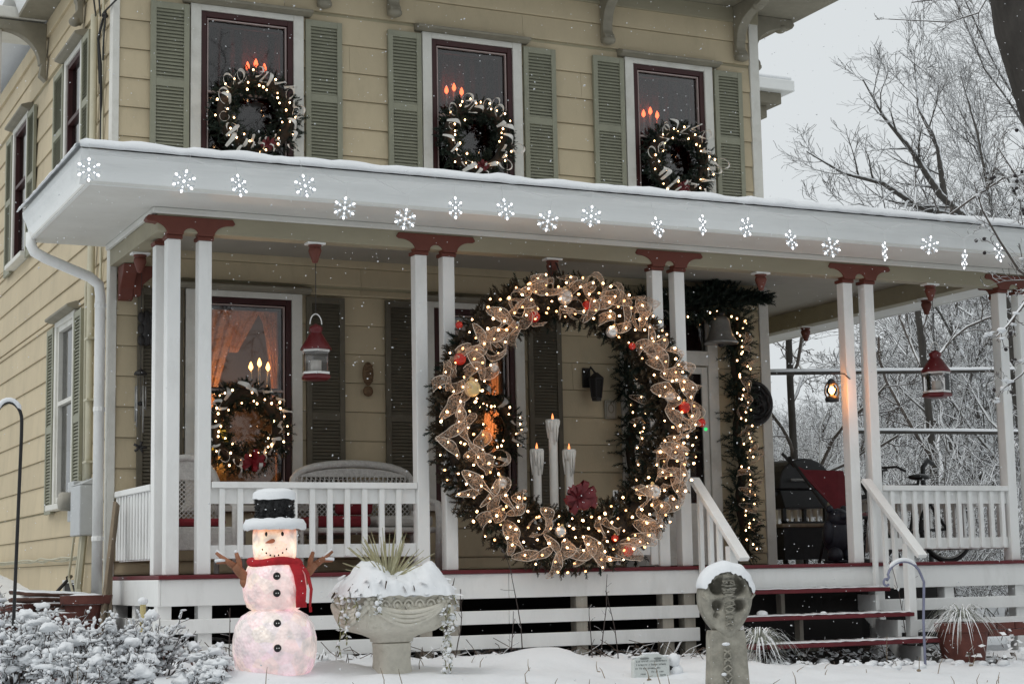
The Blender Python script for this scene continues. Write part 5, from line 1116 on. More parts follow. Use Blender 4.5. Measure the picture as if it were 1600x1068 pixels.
for j in range(ny_+1):
    for i in range(nx_+1):
        u, v = 2*i/nx_-1, 2*j/ny_-1; x, y = ux+u*.412, uy+v*.36; e = max(0, 1-(abs(u)**4+abs(v)**4)); z = uz+.66+.11*e**.4+.14*math.exp(-((u-.58)**2*8+(v+.1)**2*4))+.13*math.exp(-((u+.45)**2*9+(v+.2)**2*4))+.06*mnoise.noise(Vector((x*7, y*7, 2)))*e**.3+.025*mnoise.noise(Vector((x*20, y*20, 5)))
        if e < .02: z = uz+.655+.012*mnoise.noise(Vector((x*18, y*18, 7)))
        V.append((x, y, z))
q.add(V, [(j*(nx_+1)+i, j*(nx_+1)+i+1, (j+1)*(nx_+1)+i+1, (j+1)*(nx_+1)+i) for j in range(ny_) for i in range(nx_)]); q.build('snow_heap', 'snow', un, True)
q = MB()
for i in range(46):   # withered leaves poking out of the heap at the rim
    a = rr.uniform(-100, 100); x, y = surf(a, rr.uniform(.36, .45)); z = uz+.66+rr.uniform(-.05, .12); d = Vector((rr.gauss(0, 1), rr.gauss(-.4, .6), rr.gauss(0, .8))).normalized(); s = d.orthogonal().normalized()*.014
    p = Vector((x, y, z)); q.add([p-s, p+s, p+d*.05+s*.7, p+d*.065-s*.2], [(0, 1, 2, 3)])
q.build('withered_leaves', 'leaf', un, kind='stuff')
sx0 = (ux-.03, uy-.02, uz+.74)
for i in range(74):
    a = rr.uniform(0, 2*PI); tl = rr.uniform(.05, 1.15)**.9; L = rr.uniform(.26, .43); w = .0105; hd_ = Vector((math.cos(a), math.sin(a)*.8, 0)); p = Vector(sx0)+hd_*.02; d0 = (hd_*math.sin(tl)+Vector((0, 0, 1))*math.cos(tl)); side = d0.cross(Vector((0, -1, .1))).normalized(); V = []
    for k in range(5):
        t = k/4; c = p+d0*L*t+Vector((0, 0, -.10*t*t*math.sin(tl)*L/.3*.5)); ww = w*(1-.85*t); V += [c-side*ww, c+Vector((0, .004, -.004)), c+side*ww]
    q = MB(); q.add(V, [(3*k+j, 3*k+j+1, 3*k+4+j, 3*k+3+j) for k in range(4) for j in range(2)]); q.build('blade', 'blade', un)
def trailing(x, y, z0, L, n, sd, name='trailing_vine', parent=un, m_='vine'):
    r = random.Random(sd); q = MB(); P = [Vector((x+.012*math.sin(i*1.7+sd), y+.012*math.cos(i*1.3), z0-L*i/n)) for i in range(n+1)]; q.tube(P, .004, 4)
    for p in P:
        for _ in range(3):
            d = Vector((r.gauss(0, 1), r.gauss(-.3, 1), r.gauss(-.2, .7))).normalized(); s = d.orthogonal().normalized()*.011; q.add([p, p+d*.018+s, p+d*.04, p+d*.018-s], [(0, 1, 2, 3)])
    q.build(name, m_, parent); q = MB()
    for p in P[1::3]: q.ball(tuple(p+Vector((r.uniform(-.015, .015), -.01, .005))), r.uniform(.010, .02), 7, 5)
    q.build('vine_snow', 'snow', parent, True, kind='stuff')
x, y = surf(40, .44); trailing(x, y-.02, uz+.60, .56, 22, 1); trailing(x-.035, y-.02, uz+.58, .50, 18, 2)
for c, L in ((-62, .30), (-75, .42), (-48, .16), (-30, .12), (68, .22)): x, y = surf(c, .45); trailing(x, y-.01, uz+.66, L, 9, int(c+99), 'trailing_vine')
# ------------------------------------------------------------------ celtic cross stone
cx_, cy_, cz_ = 2.144, -3.0, -1.15
cr_ = thing('celtic_cross', (cx_, cy_, cz_), 'weathered stone ringed cross marker wearing a cap of snow', 'stone cross')
RT = Matrix.Rotation(math.radians(-14), 3, 'Z')
def loc(x, y, z): v = RT @ Vector((x, y, 0)); return (cx_+v.x, cy_+v.y, cz_+z)
def L_(q): q.v = [loc(*v) for v in q.v]; return q
def rough(q, amp, f, sd=0):
    q.v = [tuple(Vector(v)+Vector((mnoise.noise(Vector(v)*f), mnoise.noise(Vector(v)*f+Vector((9, 0, sd))), mnoise.noise(Vector(v)*f+Vector((0, 7, sd)))))*amp) for v in q.v]; return q
q = MB(); n = 14
secs = [(.150, 0), (.140, .25), (.130, .5), (.124, .66), (.118, .71)]
V = []; 
for w, z in secs:
    for (a, b) in ((-1, -.5), (-.5, -.55), (0, -.56), (.5, -.55), (1, -.5), (1, .5), (0, .55), (-1, .5)): V.append((a*w, b*w*1.0, z))
q.add(V, [(i*8+j, i*8+(j+1) % 8, i*8+8+(j+1) % 8, i*8+8+j) for i in range(len(secs)-1) for j in range(8)]+[tuple(range(32, 40))]); L_(rough(q, .006, 14)); q.build('shaft', 'cross', cr_, bevel=.008)
HC = .93
def outl(a):   # egg-shaped head that runs down into the shaft
    c, sn = math.cos(a), math.sin(a); return (.176*c, .185*sn) if sn > 0 else (.176*c*(1-.42*(-sn)**2.2), .27*sn)
HOL = [(-.066, .075, .054, .12), (.068, .075, .056, .12), (-.078, -.05, .034, .09), (.074, -.055, .037, .10), (-.088, -.115, .02, .04)]
q = MB(); na, nr_ = 64, 22; V = []
for i in range(nr_+1):
    for k in range(na):
        a = 2*PI*k/na; x, z = outl(a); t = i/nr_; x *= t; z *= t; y = -.088+.03*max(0, t-.8)/.2*((t-.8)/.2)
        for hx_, hz_, r_, d_ in HOL:
            e = math.hypot(x-hx_, z-hz_)/r_; y += d_/(1+math.exp((e-1)*11))
        y -= .010*math.exp(-(x/.03)**2)+.007*math.exp(-((z-.0)/.028)**2)
        n_ = mnoise.noise(Vector((x*16, z*16, 3)))*.012+mnoise.noise(Vector((x*45, z*45, 8)))*.005; V.append((x, y+n_, HC+z))
F = [(i*na+k, i*na+(k+1) % na, (i+1)*na+(k+1) % na, (i+1)*na+k) for i in range(nr_) for k in range(na)]
b0 = nr_*na
for y in (.0, .08):
    for k in range(na): x, z = outl(2*PI*k/na); V.append((x, y, HC+z))
n1 = (nr_+1)*na
F += [(b0+k, b0+(k+1) % na, n1+(k+1) % na, n1+k) for k in range(na)]+[(n1+k, n1+(k+1) % na, n1+na+(k+1) % na, n1+na+k) for k in range(na)]+[tuple(range(n1+na, n1+2*na))]
q.add(V, F); L_(q); q.build('head', 'cross', cr_, True)
q = MB(); rr = random.Random(2)
for i in range(8):
    for s in (-1, 1): q.tube([(s*(.026+.004*i%3)*math.sin(t*1.6+i), -.098-.006*math.cos(t*1.6+i), HC-.22+i*.045+t*.0125) for t in range(5)], .008, 5)
for s in (-1, 1):
    q.tube([(s*.02, -.09, HC+.13), (s*.06, -.075, HC+.155), (s*.10, -.07, HC+.12)], .010, 5); q.tube([(s*.03, -.09, HC-.01), (s*.08, -.094, HC+.0), (s*.16, -.085, HC-.012), (s*.19, -.07, HC+.02)], .009, 5)
for i in range(5):
    for s in (-1, 1): q.tube([(s*.03*math.sin(t*1.6+i)-.02, -.086, .08+i*.10+t*.025) for t in range(5)], .008, 5)
L_(q); q.build('knotwork', 'cross', cr_, True, kind='stuff')
q = MB(); V = []; na, nb_ = 40, 12
for i in range(na+1):
    a = math.radians(8+152*i/na); e = math.sin(PI*i/na)**.5; h = (.010+.055*e)*(1+.25*mnoise.noise(Vector((i*.25, 0, 0))))
    for j in range(nb_+1):
        t = j/nb_; y = -.10+t*.19; b = math.sin(PI*t)**.5; drop = -.03*(abs(mnoise.noise(Vector((i*.3, 3, 0))))+.3) if j == 0 else 0
        r = .182+h*b+drop; V.append((r*math.cos(a), y, HC+r*math.sin(a)))
q.add(V, [(i*(nb_+1)+j, i*(nb_+1)+j+1, (i+1)*(nb_+1)+j+1, (i+1)*(nb_+1)+j) for i in range(na) for j in range(nb_)]); L_(q); q.build('snow_cap', 'snow', cr_, True)
q = MB()
for (x, z, w) in ((-.02, .30, .012), (-.03, .62, .03), (-.05, .42, .02), (-.02, .15, .04)): q.ball((x, -.088, z), (w, .012, .012), 8, 5)
L_(q); q.build('snow_patch', 'snow', cr_, True, kind='stuff')
# ------------------------------------------------------------------ inscription stone and small stake light
ps = thing('inscription_stone', (2.35, -1.6, -.90), 'small pale inscribed garden stone with two carved leaves, half in snow', 'garden stone')
q = MB(); pr = [(2.19, -.95), (2.19, -.70), (2.22, -.675), (2.28, -.66), (2.315, -.645), (2.335, -.655), (2.36, -.655), (2.38, -.645), (2.43, -.66), (2.49, -.685), (2.505, -.71), (2.505, -.95)]
q.prism(pr, 'y', -1.62, -1.575); q.build('slab', 'plaqm', ps, bevel=.008)
q = MB(); q.ball((2.285, -1.622, -.685), (.042, .008, .008), 10, 5); q.ball((2.40, -1.622, -.688), (.036, .008, .008), 10, 5); q.build('carved_leaf', 'plaqt', ps, True)
q = MB(); rr = random.Random(31)   # the worn lines of lettering, too small to read in the photograph
for z, a, b in ((-.712, 2.215, 2.48), (-.738, 2.215, 2.48), (-.764, 2.205, 2.42), (-.792, 2.345, 2.445), (-.806, 2.25, 2.295), (-.818, 2.42, 2.47)):
    x = a
    while x < b:
        w = rr.uniform(.006, .012); h = rr.choice([.009, .009, .013]); st_ = rr.random()
        if st_ < .4: q.box(x, x+.003, -1.6225, -1.619, z, z+h); q.box(x+.003, x+w*.8, -1.6225, -1.619, z+h-.003, z+h)
        elif st_ < .7: q.box(x, x+w*.8, -1.6225, -1.619, z, z+.003); q.box(x, x+w*.8, -1.6225, -1.619, z+.006, z+.009); q.box(x+w*.8-.003, x+w*.8, -1.6225, -1.619, z+.003, z+.006)
        else: q.box(x, x+.003, -1.6225, -1.619, z, z+h); q.box(x+w*.6, x+w*.6+.003, -1.6225, -1.619, z, z+.009)
        x += w+.003+(.008 if rr.random() < .2 else 0)
q.build('lettering', 'plaqt', ps)
q = MB()
for i in range(14): x = 2.205+.29*i/13; q.ball((x, -1.597, (-.652 if abs(x-2.35) < .07 else -.675)), (.018, .026, .009), 8, 5)
q.build('snow_rim', 'snow', ps, True)
sl = thing('stake_light', (2.60, -1.55, -.9), 'small garden stake light buried under a lump of snow beside the inscribed stone', 'garden light')
q = MB(); q.tube([(2.60, -1.55, -.95), (2.585, -1.55, -.80), (2.57, -1.55, -.70)], .012, 6); q.lathe([(.03, -.80), (.045, -.78), (.04, -.69), (.02, -.67)], 10, (2.575, -1.55, 0)); q.build('stake', 'black', sl); q = MB(); q.ball((2.57, -1.57, -.71), (.048, .05, .055), 12, 8); q.ball((2.59, -1.57, -.79), (.052, .05, .05), 12, 8); q.build('snow_lump', 'snow', sl, True)
# ------------------------------------------------------------------ hooks
def shepherd(pts, r, m_, label, snow, curl):
    t = thing('shepherd_hook', (pts[0][0], pts[0][1], pts[0][2]), label, 'garden hook')
    q = MB(); q.tube(pts, r, 8); q.build('pole', m_, t, True); q = MB(); q.tube(curl, r*.9, 7); q.build('curl', m_, t, True)
    q = MB(); q.tube(snow, [r*.5]+[r*1.5]*(len(snow)-2)+[r*.4], 8); q.build('snow_line', 'snow', t, True)
hx0, hy0 = 5.16, -1.3
arc = [(hx0+.0-.10*i*.0, hy0, -1.05), (hx0+.005, hy0, -.5), (hx0+.03, hy0, -.17)]+[(4.985+.19*math.cos(math.radians(a))*(.95 if a < 90 else .9), hy0, -.14+.145*math.sin(math.radians(a))) for a in range(15, 166, 15)]
arc += [(4.83, hy0, -.125), (4.805, hy0, -.15)]
shepherd(arc, .0115, 'bluemetal', 'blue grey shepherd hook with snow on its crook before the right steps', [(4.985+.175*math.cos(math.radians(a)), hy0, -.122+.142*math.sin(math.radians(a))) for a in range(40, 150, 12)], [(4.80+.028*math.cos(math.radians(a))*(1+0*a), hy0, -.165+.028*math.sin(math.radians(a))) for a in range(60, 330, 22)])
lx, ly = -2.08, 0.0
arcL = [(lx-.005, ly, -.45), (lx+.03, ly, 1.05)]+[(lx-.065+.095*math.cos(math.radians(a)), ly, 1.16+.135*math.sin(math.radians(a))) for a in range(0, 181, 15)]+[(lx-.17, ly, 1.05), (lx-.165, ly, .98)]
shepherd(arcL, .013, 'black', 'black shepherd hook at the left edge beside the yellow wall', [(lx-.065+.095*math.cos(math.radians(a)), ly, 1.175+.137*math.sin(math.radians(a))) for a in range(25, 175, 15)], [(lx-.15+.02*math.cos(math.radians(a)), ly, .97+.02*math.sin(math.radians(a))) for a in range(90, 360, 25)])
hl = thing('hanging_lantern', (-2.29, -.1, .52), 'red and white lantern hanging at the very left edge', 'lantern')
q = MB(); q.lathe([(.055, .56), (.065, .58), (.065, .60)], 8, (-2.285, -.1, 0)); q.lathe([(.07, .80), (.04, .86), (.01, .88)], 8, (-2.285, -.1, 0)); q.build('roof', 'redmetal', hl)
q = MB()
for k in range(8): a = 2*PI*k/8; q.beam((-2.285+.058*math.cos(a), -.1+.058*math.sin(a), .60), (-2.285+.058*math.cos(a), -.1+.058*math.sin(a), .80), .014, .014)
q.build('cage', 'redmetal', hl); q = MB(); q.lathe([(.045, .60), (.045, .79)], 10, (-2.285, -.1, 0)); q.build('glass_body', 'whitemetal', hl); q = MB(); q.tube([(-2.285+.04*math.cos(PI*i/8), -.1, .88+.14*math.sin(PI*i/8)) for i in range(9)], .004, 5); q.build('handle', 'whitemetal', hl)
# ------------------------------------------------------------------ meter box, conduit, cables on the left wall
mb_ = thing('electric_meter', (XL-.1, 2.6, .35), 'grey electric meter box with round glass and conduit on the side wall', 'meter box')
q = MB(); q.box(XL-.16, XL-.008, 2.12, 2.52, .36, .80); q.build('box', 'meter', mb_, bevel=.01)
q = MB(); q.prism([(XL-.16, .803), (XL-.02, .87), (XL-.008, .87), (XL-.008, .803)], 'y', 2.12, 2.52); q.build('sloped_lid', 'meter', mb_, bevel=.005)
q = MB(); q.box(XL-.12, XL-.008, 2.6, 2.86, .50, .86); q.build('meter_can', 'meter', mb_, bevel=.01)
q = MB(); n = 20; q.lathe([(.085, 0), (.085, .08), (.075, .10), (.02, .115)], n, (0, 0, 0)); R_ = Matrix.Rotation(math.radians(-90), 3, 'Y'); q.v = [tuple(R_ @ Vector(v)+Vector((XL-.12, 2.73, .68))) for v in q.v]; q.build('glass_dome', 'ceil', mb_, True)
q = MB(); q.tube([(XL-.05, 2.32, .86), (XL-.05, 2.30, 1.1), (XL-.05, 2.30, 5.1)], .034, 10); q.build('conduit', 'conduit', mb_, True)
q = MB(); q.tube([(XL-.05, 2.47, .4), (XL-.05, 2.5, 2.6), (XL-.03, 2.5, 2.82)], .016, 8); q.build('conduit', 'conduit', mb_, True)
q = MB(); q.tube([(XL-.02, 2.05, -.4), (XL-.02, 2.02, 1.2), (XL-.02, 2.05, 5.2)], .012, 6); q.build('conduit', 'conduit', mb_, True)
q = MB()
for z in (1.55, 2.1, 1.0): q = MB(); q.box(XL-.088, XL-.006, 2.22, 2.38, z, z+.018); q.build('pipe_strap', 'conduit', mb_)
sv = thing('service_cable', (XL-.05, 1.9, 4.8), 'black service wires looping from the house corner up to the left', 'cable')
q = MB()
for a, b in (((-.04, 0, .0), (-2.2, -9, 1.2)), ((-.02, -.05, .02), (1.0, -9, 1.6)), ((-.06, .1, .03), (-2.4, -9, 1.5))): q.tube([Vector((XL-.03, 1.95, 4.98))+Vector(a).lerp(Vector(b), t/10)+Vector((0, 0, -.5*4*t/10*(1-t/10)*.6)) for t in range(11)], .0085, 5)
q.build('span_wire', 'cable', sv)
q = MB(); q.tube([(XL-.03, 2.02, 4.98), (XL-.08, 1.98, 4.78), (XL-.05, 2.0, 4.55), (XL-.03, 2.05, 4.1), (XL-.03, 2.05, 3.3)], .012, 6); q.tube([(XL-.04, 1.86, 5.0), (XL-.07, 1.80, 4.7), (XL-.06, 1.86, 4.55), (XL-.04, 1.95, 4.7)], .008, 5); q.tube([(XL-.03, 2.0, 5.0), (XL-.06, 2.08, 4.75), (XL-.04, 2.1, 4.4)], .008, 5); q.build('drip_loop', 'cable', sv)
q = MB(); q.ball((XL-.03, 1.95, 4.99), .03, 8, 6); q.build('wire_anchor', 'iron', sv)
cb = thing('cable_bundle', (XL-.03, 4, .15), 'sagging bundle of cable tacked along the foot of the side wall', 'cable'); q = MB(); rr = random.Random(6)
for k in range(3): q.tube([(XL-.03-.01*k, 2.75+i*.35, .16+.03*mnoise.noise(Vector((i*.9, k, 0)))+.012*k) for i in range(18)], .008, 5)
q.tube([(XL-.05, 2.55, .36), (XL-.08, 2.62, -.05), (XL-.06, 2.5, -.3)], .02, 6); q.tube([(XL-.09, 2.25, .36), (XL-.12, 2.3, -.1), (XL-.10, 2.2, -.38)], .03, 6); q.tube([(XL-.06, 2.75, .5), (XL-.1, 2.85, .0), (XL-.06, 2.7, -.25)], .012, 5); q.build('wires', 'conduit', cb)
# ------------------------------------------------------------------ junk by the left corner
def gpot(x, y, s, label, snow=True, m_='terra'):
    z = gz(x, y)+.03; t = thing('flower_pot', (x, y, z), label, 'flower pot', 'empty flower pots by the house corner')
    q = MB(); q.lathe([(.10*s, -.02), (.14*s, .20*s), (.165*s, .205*s), (.17*s, .26*s), (.145*s, .26*s), (.135*s, .18*s), (0, .17*s)], 18, (x, y, z)); q.build('pot_body', m_, t)
    if snow: q = MB(); lumpy(q, x, y, z+.20*s, .15*s, .07*s, x, 16, 4, 0); q.build('snow_fill', 'snow', t, True)
gpot(-1.32, 1.15, 1.25, 'biggest red brown flower pot against the downspout foot'); gpot(-1.62, .75, .85, 'small red brown flower pot in front of the rusty rings'); gpot(-1.85, 1.35, .9, 'red brown flower pot nearest the black hook')
ri = thing('ring_stack', (-1.55, 1.6, -.3), 'stack of rusty red hoops and edging by the house corner', 'garden edging'); rr = random.Random(9)
for k in range(6):
    z = gz(-1.55, 1.6)+.05+k*.055; q = MB(); q.tube([(-1.55+.05*rr.random()+.30*math.cos(2*PI*i/22), 1.6+.20*math.sin(2*PI*i/22), z+.02*math.sin(2*PI*i/22+k)) for i in range(22)], .024, 6, close=True); q.build('hoop', 'rust', ri, True)
co = thing('wall_vent', (XL-.02, 3.2, -.2), 'dark square vent opening low on the side wall', 'vent'); q = MB(); q.box(XL-.03, XL-.007, 2.85, 3.4, -.32, -.05); q.build('opening', 'dark', co); q = MB(); 
for a, b, c, d in ((2.82, 3.43, -.05, -.02), (2.82, 2.85, -.35, -.05), (3.4, 3.43, -.35, -.05)): q.box(XL-.045, XL-.007, a, b, c, d)
q.build('vent_frame', 'trim', co)
tl = thing('garden_tool', (-1.25, 2.9, -.2), 'old iron tool leaning on the side wall', 'garden tool'); q = MB(); q.tube([(-1.5, 2.6, -.36), (-1.1, 2.95, .0)], .016, 6); q.tube([(-1.14, 2.85, .0), (-1.07, 3.05, .01)], .018, 6); q.build('handle', 'iron', tl)
hs2 = thing('hose', (-2.3, 1.6, -.4), 'snow covered loop of hose by the side wall', 'hose'); q = MB(); q.tube([(-2.1+.30*math.cos(math.radians(a)), 2.3, -.28+.26*math.sin(math.radians(a))) for a in range(-20, 181, 12)], .03, 8); q.build('hose_loop', 'rust', hs2, True); q = MB(); q.tube([(-2.1+.30*math.cos(math.radians(a)), 2.29, -.255+.26*math.sin(math.radians(a))) for a in range(10, 171, 12)], .03, 8); q.build('snow_line', 'snow', hs2, True)
for (x0, z0), (x1, z1), w, lb in (((-1.06, .60), (-1.24, -.50), .10, 'broad dark weathered board leaning on the porch corner'), ((-1.10, .25), (-1.17, -.52), .07, 'short pale weathered board leaning on the porch corner')):
    q = MB(); q.beam((x0, 1.25, z0), (x1, .95, z1), .03, w); tag(q.build('leaning_board', 'wood', bevel=.006), lb, 'board')
q = MB(); q.tube([(-1.22, -.38, -.75), (-1.22, -.38, -.20)], .022, 8); yp = q.build('stake', 'yellow'); tag(yp, 'yellowish plastic stake with a snow knob in front of the left skirt corner', 'stake'); q = MB(); q.ball((-1.22, -.38, -.185), (.04, .04, .03), 10, 6); q.build('snow_knob', 'snow', yp, True)
# ------------------------------------------------------------------ pots and grasses on the right, logs, rocks
def grass_clump(name, x, y, z, n, L, label, sd, m_='blade2', droop=1.0, cat='grass clump'):
    r = random.Random(sd); t = thing(name, (x, y, z), label, cat); V = []; F = []
    for i in range(n):
        a = r.uniform(0, 2*PI); el = r.uniform(.35, 1.25); l = L*r.uniform(.6, 1.1); h = Vector((math.cos(a), math.sin(a), 0)); p = Vector((x, y, z))+h*r.uniform(0, .06); side = Vector((-h.y, h.x, 0))*.006; b = len(V)
        for k in range(7):
            u = k/6; c = p+h*l*math.cos(el)*u*1.15+Vector((0, 0, l*(math.sin(el)*1.25*u-droop*1.15*u*u))); V += [c-side*(1.1-u), c+side*(1.1-u)]
        F += [(b+2*k, b+2*k+1, b+2*k+3, b+2*k+2) for k in range(6)]
    q = MB(); q.add(V, F); q.build('blades', m_, t, kind='stuff'); return t
t = grass_clump('potted_grass', 5.86, -.95, -.50, 170, .42, 'arching pale grass in a dark red brown pot right of the blue hook', 4, cat='potted plant'); q = MB(); q.lathe([(.17, -.44), (.22, -.12), (.235, -.11), (.24, -.03), (.21, -.03), (.20, -.08), (0, -.09)], 22, (5.86, -.95, -.50)); q.build('pot', 'terra', t)
q = MB(); rr = random.Random(3)
for i in range(60): a, r = rr.uniform(0, 2*PI), rr.uniform(.22, .42); p = Vector((6.05+r*math.cos(a)*1.1, -.95+r*math.sin(a)*.5-.15, -.62-rr.random()*.28)); d = Vector((rr.gauss(0, 1), rr.gauss(-.3, 1), rr.gauss(0, 1))).normalized(); s = d.orthogonal().normalized()*.02; q.add([p, p+d*.03+s, p+d*.07, p+d*.03-s], [(0, 1, 2, 3)])
q.build('fallen_leaves', 'leaf', t, kind='stuff')
grass_clump('grass_clump', 3.62, -1.15, -.62, 150, .40, 'drooping snow dusted grass clump between the stone cross and the steps', 7)
grass_clump('grass_clump', 3.80, -.95, -.78, 110, .34, 'dark low withered grass clump at the foot of the steps', 9, 'leaf')
bs = thing('brick_edging', (6.7, -.7, -.8), 'low row of dark red edging bricks under the right hand porch', 'brick edging')
ebm = shared(MB().box(-.10, .10, -.05, .05, -.03, .03), 'brick', 'terra')
for i in range(5):
    for k in range(2): part_at('brick', ebm, bs, (6.45+i*.215+k*.1, -.42, -.66+k*.065), (0, 0, rr.uniform(-.04, .04)))
lg = thing('log', (-.1, -1.3, -.7), 'snow topped dark log lying beside the urn foot', 'log'); q = MB(); q.tube([(-.36, -1.32, -.80), (-.20, -1.3, -.72), (.02, -1.27, -.71), (.14, -1.25, -.78)], [.05, .07, .06, .04], 9); q.build('wood_body', 'darkbark', lg, True); q = MB(); q.tube([(-.30, -1.32, -.74), (-.18, -1.3, -.665), (.0, -1.27, -.66), (.12, -1.25, -.74)], [.02, .04, .04, .015], 9); q.build('snow_line', 'snow', lg, True)
rk = thing('rock', (-1.0, -.85, -.75), 'snow topped garden rock left of the snowman', 'rock'); q = MB(); q.ball((-.98, -.85, -.70), (.17, .13, .10), 12, 8, jit=.08, rng=rr); q.build('stone_body', 'cross', rk, True); q = MB(); lumpy(q, -.98, -.87, -.645, .17, .055, 3); q.build('snow_cap', 'snow', rk, True)
st_ = thing('stone_ornament', (4.62, .35, -.5), 'grey stone bench ornament stored under the steps', 'stone ornament'); q = MB(); q.box(4.45, 4.95, .25, .5, -.46, -.34); q.box(4.6, 4.8, .3, .45, -.75, -.46); q.build('stone_body', 'cross', st_, bevel=.02)
hb = thing('bird_house', (4.95, .1, -.7), 'small grey bird house stored under the steps', 'bird house'); q = MB(); q.prism([(4.86, -.60), (5.08, -.60), (5.02, -.48), (4.90, -.48)], 'y', .0, .16); q.build('roof', 'stone', hb); q = MB(); q.box(4.91, 5.03, .02, .14, -.78, -.601); q.build('box', 'cross', hb)
for i, (x, y, z, s, lb) in enumerate(((4.12, -.45, -.435, .05, 'lump of snow left on the middle tread'), (4.72, -.50, -.44, .03, 'small dab of snow on the middle tread near its support'))):
    q = MB(); lumpy(q, x, y, z, s, s*.9, i, 12, 4, 0); tag(q.build('snow_lump', 'snow', None, True), lb, 'snow lump')
# ------------------------------------------------------------------ snow laden shrubs at the lower left
SP = dict(seg=[5, 4, 3], wob=[.16, .22, .25], up=[.03, .03, .02], tap=.7, kids=[4, 3], t0=[.25, .3], ang=(25, 60), len=(.4, .65), rr=.6)
def shrub(x, y, h, n, label, sd, spread=.7, group='snow laden shrubs in front of the left corner'):
    r = random.Random(sd); z = gz(x, y); t = thing('shrub', (x, y, z), label, 'shrub', group); L = []
    for i in range(n):
        a = r.uniform(0, 2*PI); tl = r.uniform(.05, spread); grow(r, Vector((x+.10*math.cos(a)*r.random(), y+.10*math.sin(a)*r.random(), z)), Vector((math.sin(tl)*math.cos(a), math.sin(tl)*math.sin(a), math.cos(tl))), h*r.uniform(.7, 1.15), .0075, 0, SP, L, .0025)
    V, F = tubes(L, lambda l: 4 if l < 2 else 3); link('stems', fastmesh('stems', sub_off(V, t), F), 'stem', t)
    q = MB(); fork = [p for pts, rs, lev in L for p in (pts[2:5] if lev < 2 else pts[2:3])]; r.shuffle(fork)
    def pillow(p, s, e, nn=12, kk=8):
        a0 = r.uniform(0, 6); rot = Matrix.Rotation(a0, 3, 'Z') @ Matrix.Rotation(r.uniform(-.6, .6), 3, 'X'); b = len(q.v); q.ball((0, 0, 0), (s*e, s, s*r.uniform(.7, 1.05)), nn, kk)
        for i in range(b, len(q.v)):
            v = Vector(q.v[i]); k = 1+.8*mnoise.noise(v/s*.9+Vector((p.x*9, p.y*9, p.z*9)))+.35*mnoise.noise(v/s*2.4+Vector((p.z*7, p.x*7, 0)))
            if v.z < 0: v.z *= .6
            q.v[i] = tuple(p+rot @ (v*k)+Vector((0, 0, s*.12)))
    for p in fork[:int(n*.75)]: pillow(p, r.uniform(.022, .05)*r.uniform(.7, 1.15), r.uniform(.9, 2.0), 14, 10)
    for p in fork[int(n*.75):int(n*4.0)]: pillow(p, r.uniform(.008, .022), r.uniform(1.2, 3.4), 8, 5)
    for pts, rs, lev in L:
        for i in range(len(pts)-1):
            if r.random() < .32: a, b = pts[i], pts[i+1]; k = r.uniform(.006, .014); q.tube([a+Vector((0, 0, k*.6)), a.lerp(b, .5)+Vector((0, 0, k*1.0)), b+Vector((0, 0, k*.6))], [k*.5, k, k*.5], 6)
    q.build('snow_clump', 'snow', t, True, kind='stuff')
    q = MB()
    for p in fork[int(n*1.0):int(n*6)]:
        if p.z > z+h*.7: continue
        d = Vector((r.gauss(0, 1), r.gauss(-.3, 1), r.gauss(-.4, .7))).normalized(); s = d.orthogonal().normalized()*.013; q.add([p, p+d*.02+s, p+d*.05, p+d*.02-s], [(0, 1, 2, 3)])
    q.build('withered_leaves', 'dryleaf', t, kind='stuff'); return t
for i, (x, y, h, n, lb) in enumerate(((-2.35, -1.7, .36, 30, 'leftmost snow laden shrub below the black hook'), (-2.0, -1.5, .40, 32, 'bushy snow laden shrub second from the left edge'), (-1.62, -1.45, .36, 30, 'snow laden shrub in front of the flower pots'), (-1.35, -1.35, .34, 26, 'snow laden shrub before the left skirt corner'), (-1.08, -1.75, .20, 18, 'low snow laden shrub just left of the snowman'), (-1.75, -2.2, .26, 26, 'low snow laden shrub nearest the camera at the bottom left'), (-2.15, -2.4, .28, 24, 'snow laden shrub in the bottom left corner'), (-1.3, -2.3, .17, 20, 'smallest snow laden shrub left of the snowman foot'))):
    shrub(x, y, h, n, lb, 50+i)
for i, (x, y, h, n, lb) in enumerate(((-1.8, .35, .30, 12, 'low shrub in front of the rusty rings'), (-2.2, .7, .34, 14, 'low shrub at the foot of the black hook'))): shrub(x, y, h, n, lb, 80+i)
# thin bare stems before the skirt
STM = dict(seg=[6, 3], wob=[.06, .2], up=[.02, 0], tap=.6, kids=[4], t0=[.3], ang=(30, 60), len=(.10, .2), rr=.6)
for i, (x, y, h, d, lb) in enumerate(((1.68, -.75, .95, .02, 'tall thin dry stem before the skirt under the giant wreath'), (2.38, -.7, .75, .22, 'slanting dry stem left of the inscribed stone'), (2.62, -.6, .60, .05, 'dry stem with a dark tip left of the stone cross'), (1.55, -.8, .45, .05, 'short dry stem between the urn and the tall stem'), (1.12, -.7, .62, .20, 'slanting dry stem just right of the urn'), (2.3, -.75, .50, -.05, 'upright dry stem behind the snow mound'), (-.72, -.9, .48, .12, 'reddish dry stem left of the snowman'), (5.55, -.6, .9, -.12, 'tall dry stem behind the potted grass'), (5.72, -.55, .85, -.05, 'second tall dry stem behind the potted grass'))):
    r = random.Random(90+i); L = []; z = gz(x, y); grow(r, Vector((x, y, z)), Vector((d, 0, 1)).normalized(), h, .0055, 0, STM, L, .002); V, F = tubes(L, lambda l: 5); o = link('dry_stem', fastmesh('dry_stem', V, F), 'stem'); tag(o, lb, 'dry stem', 'dry stems along the porch skirt')
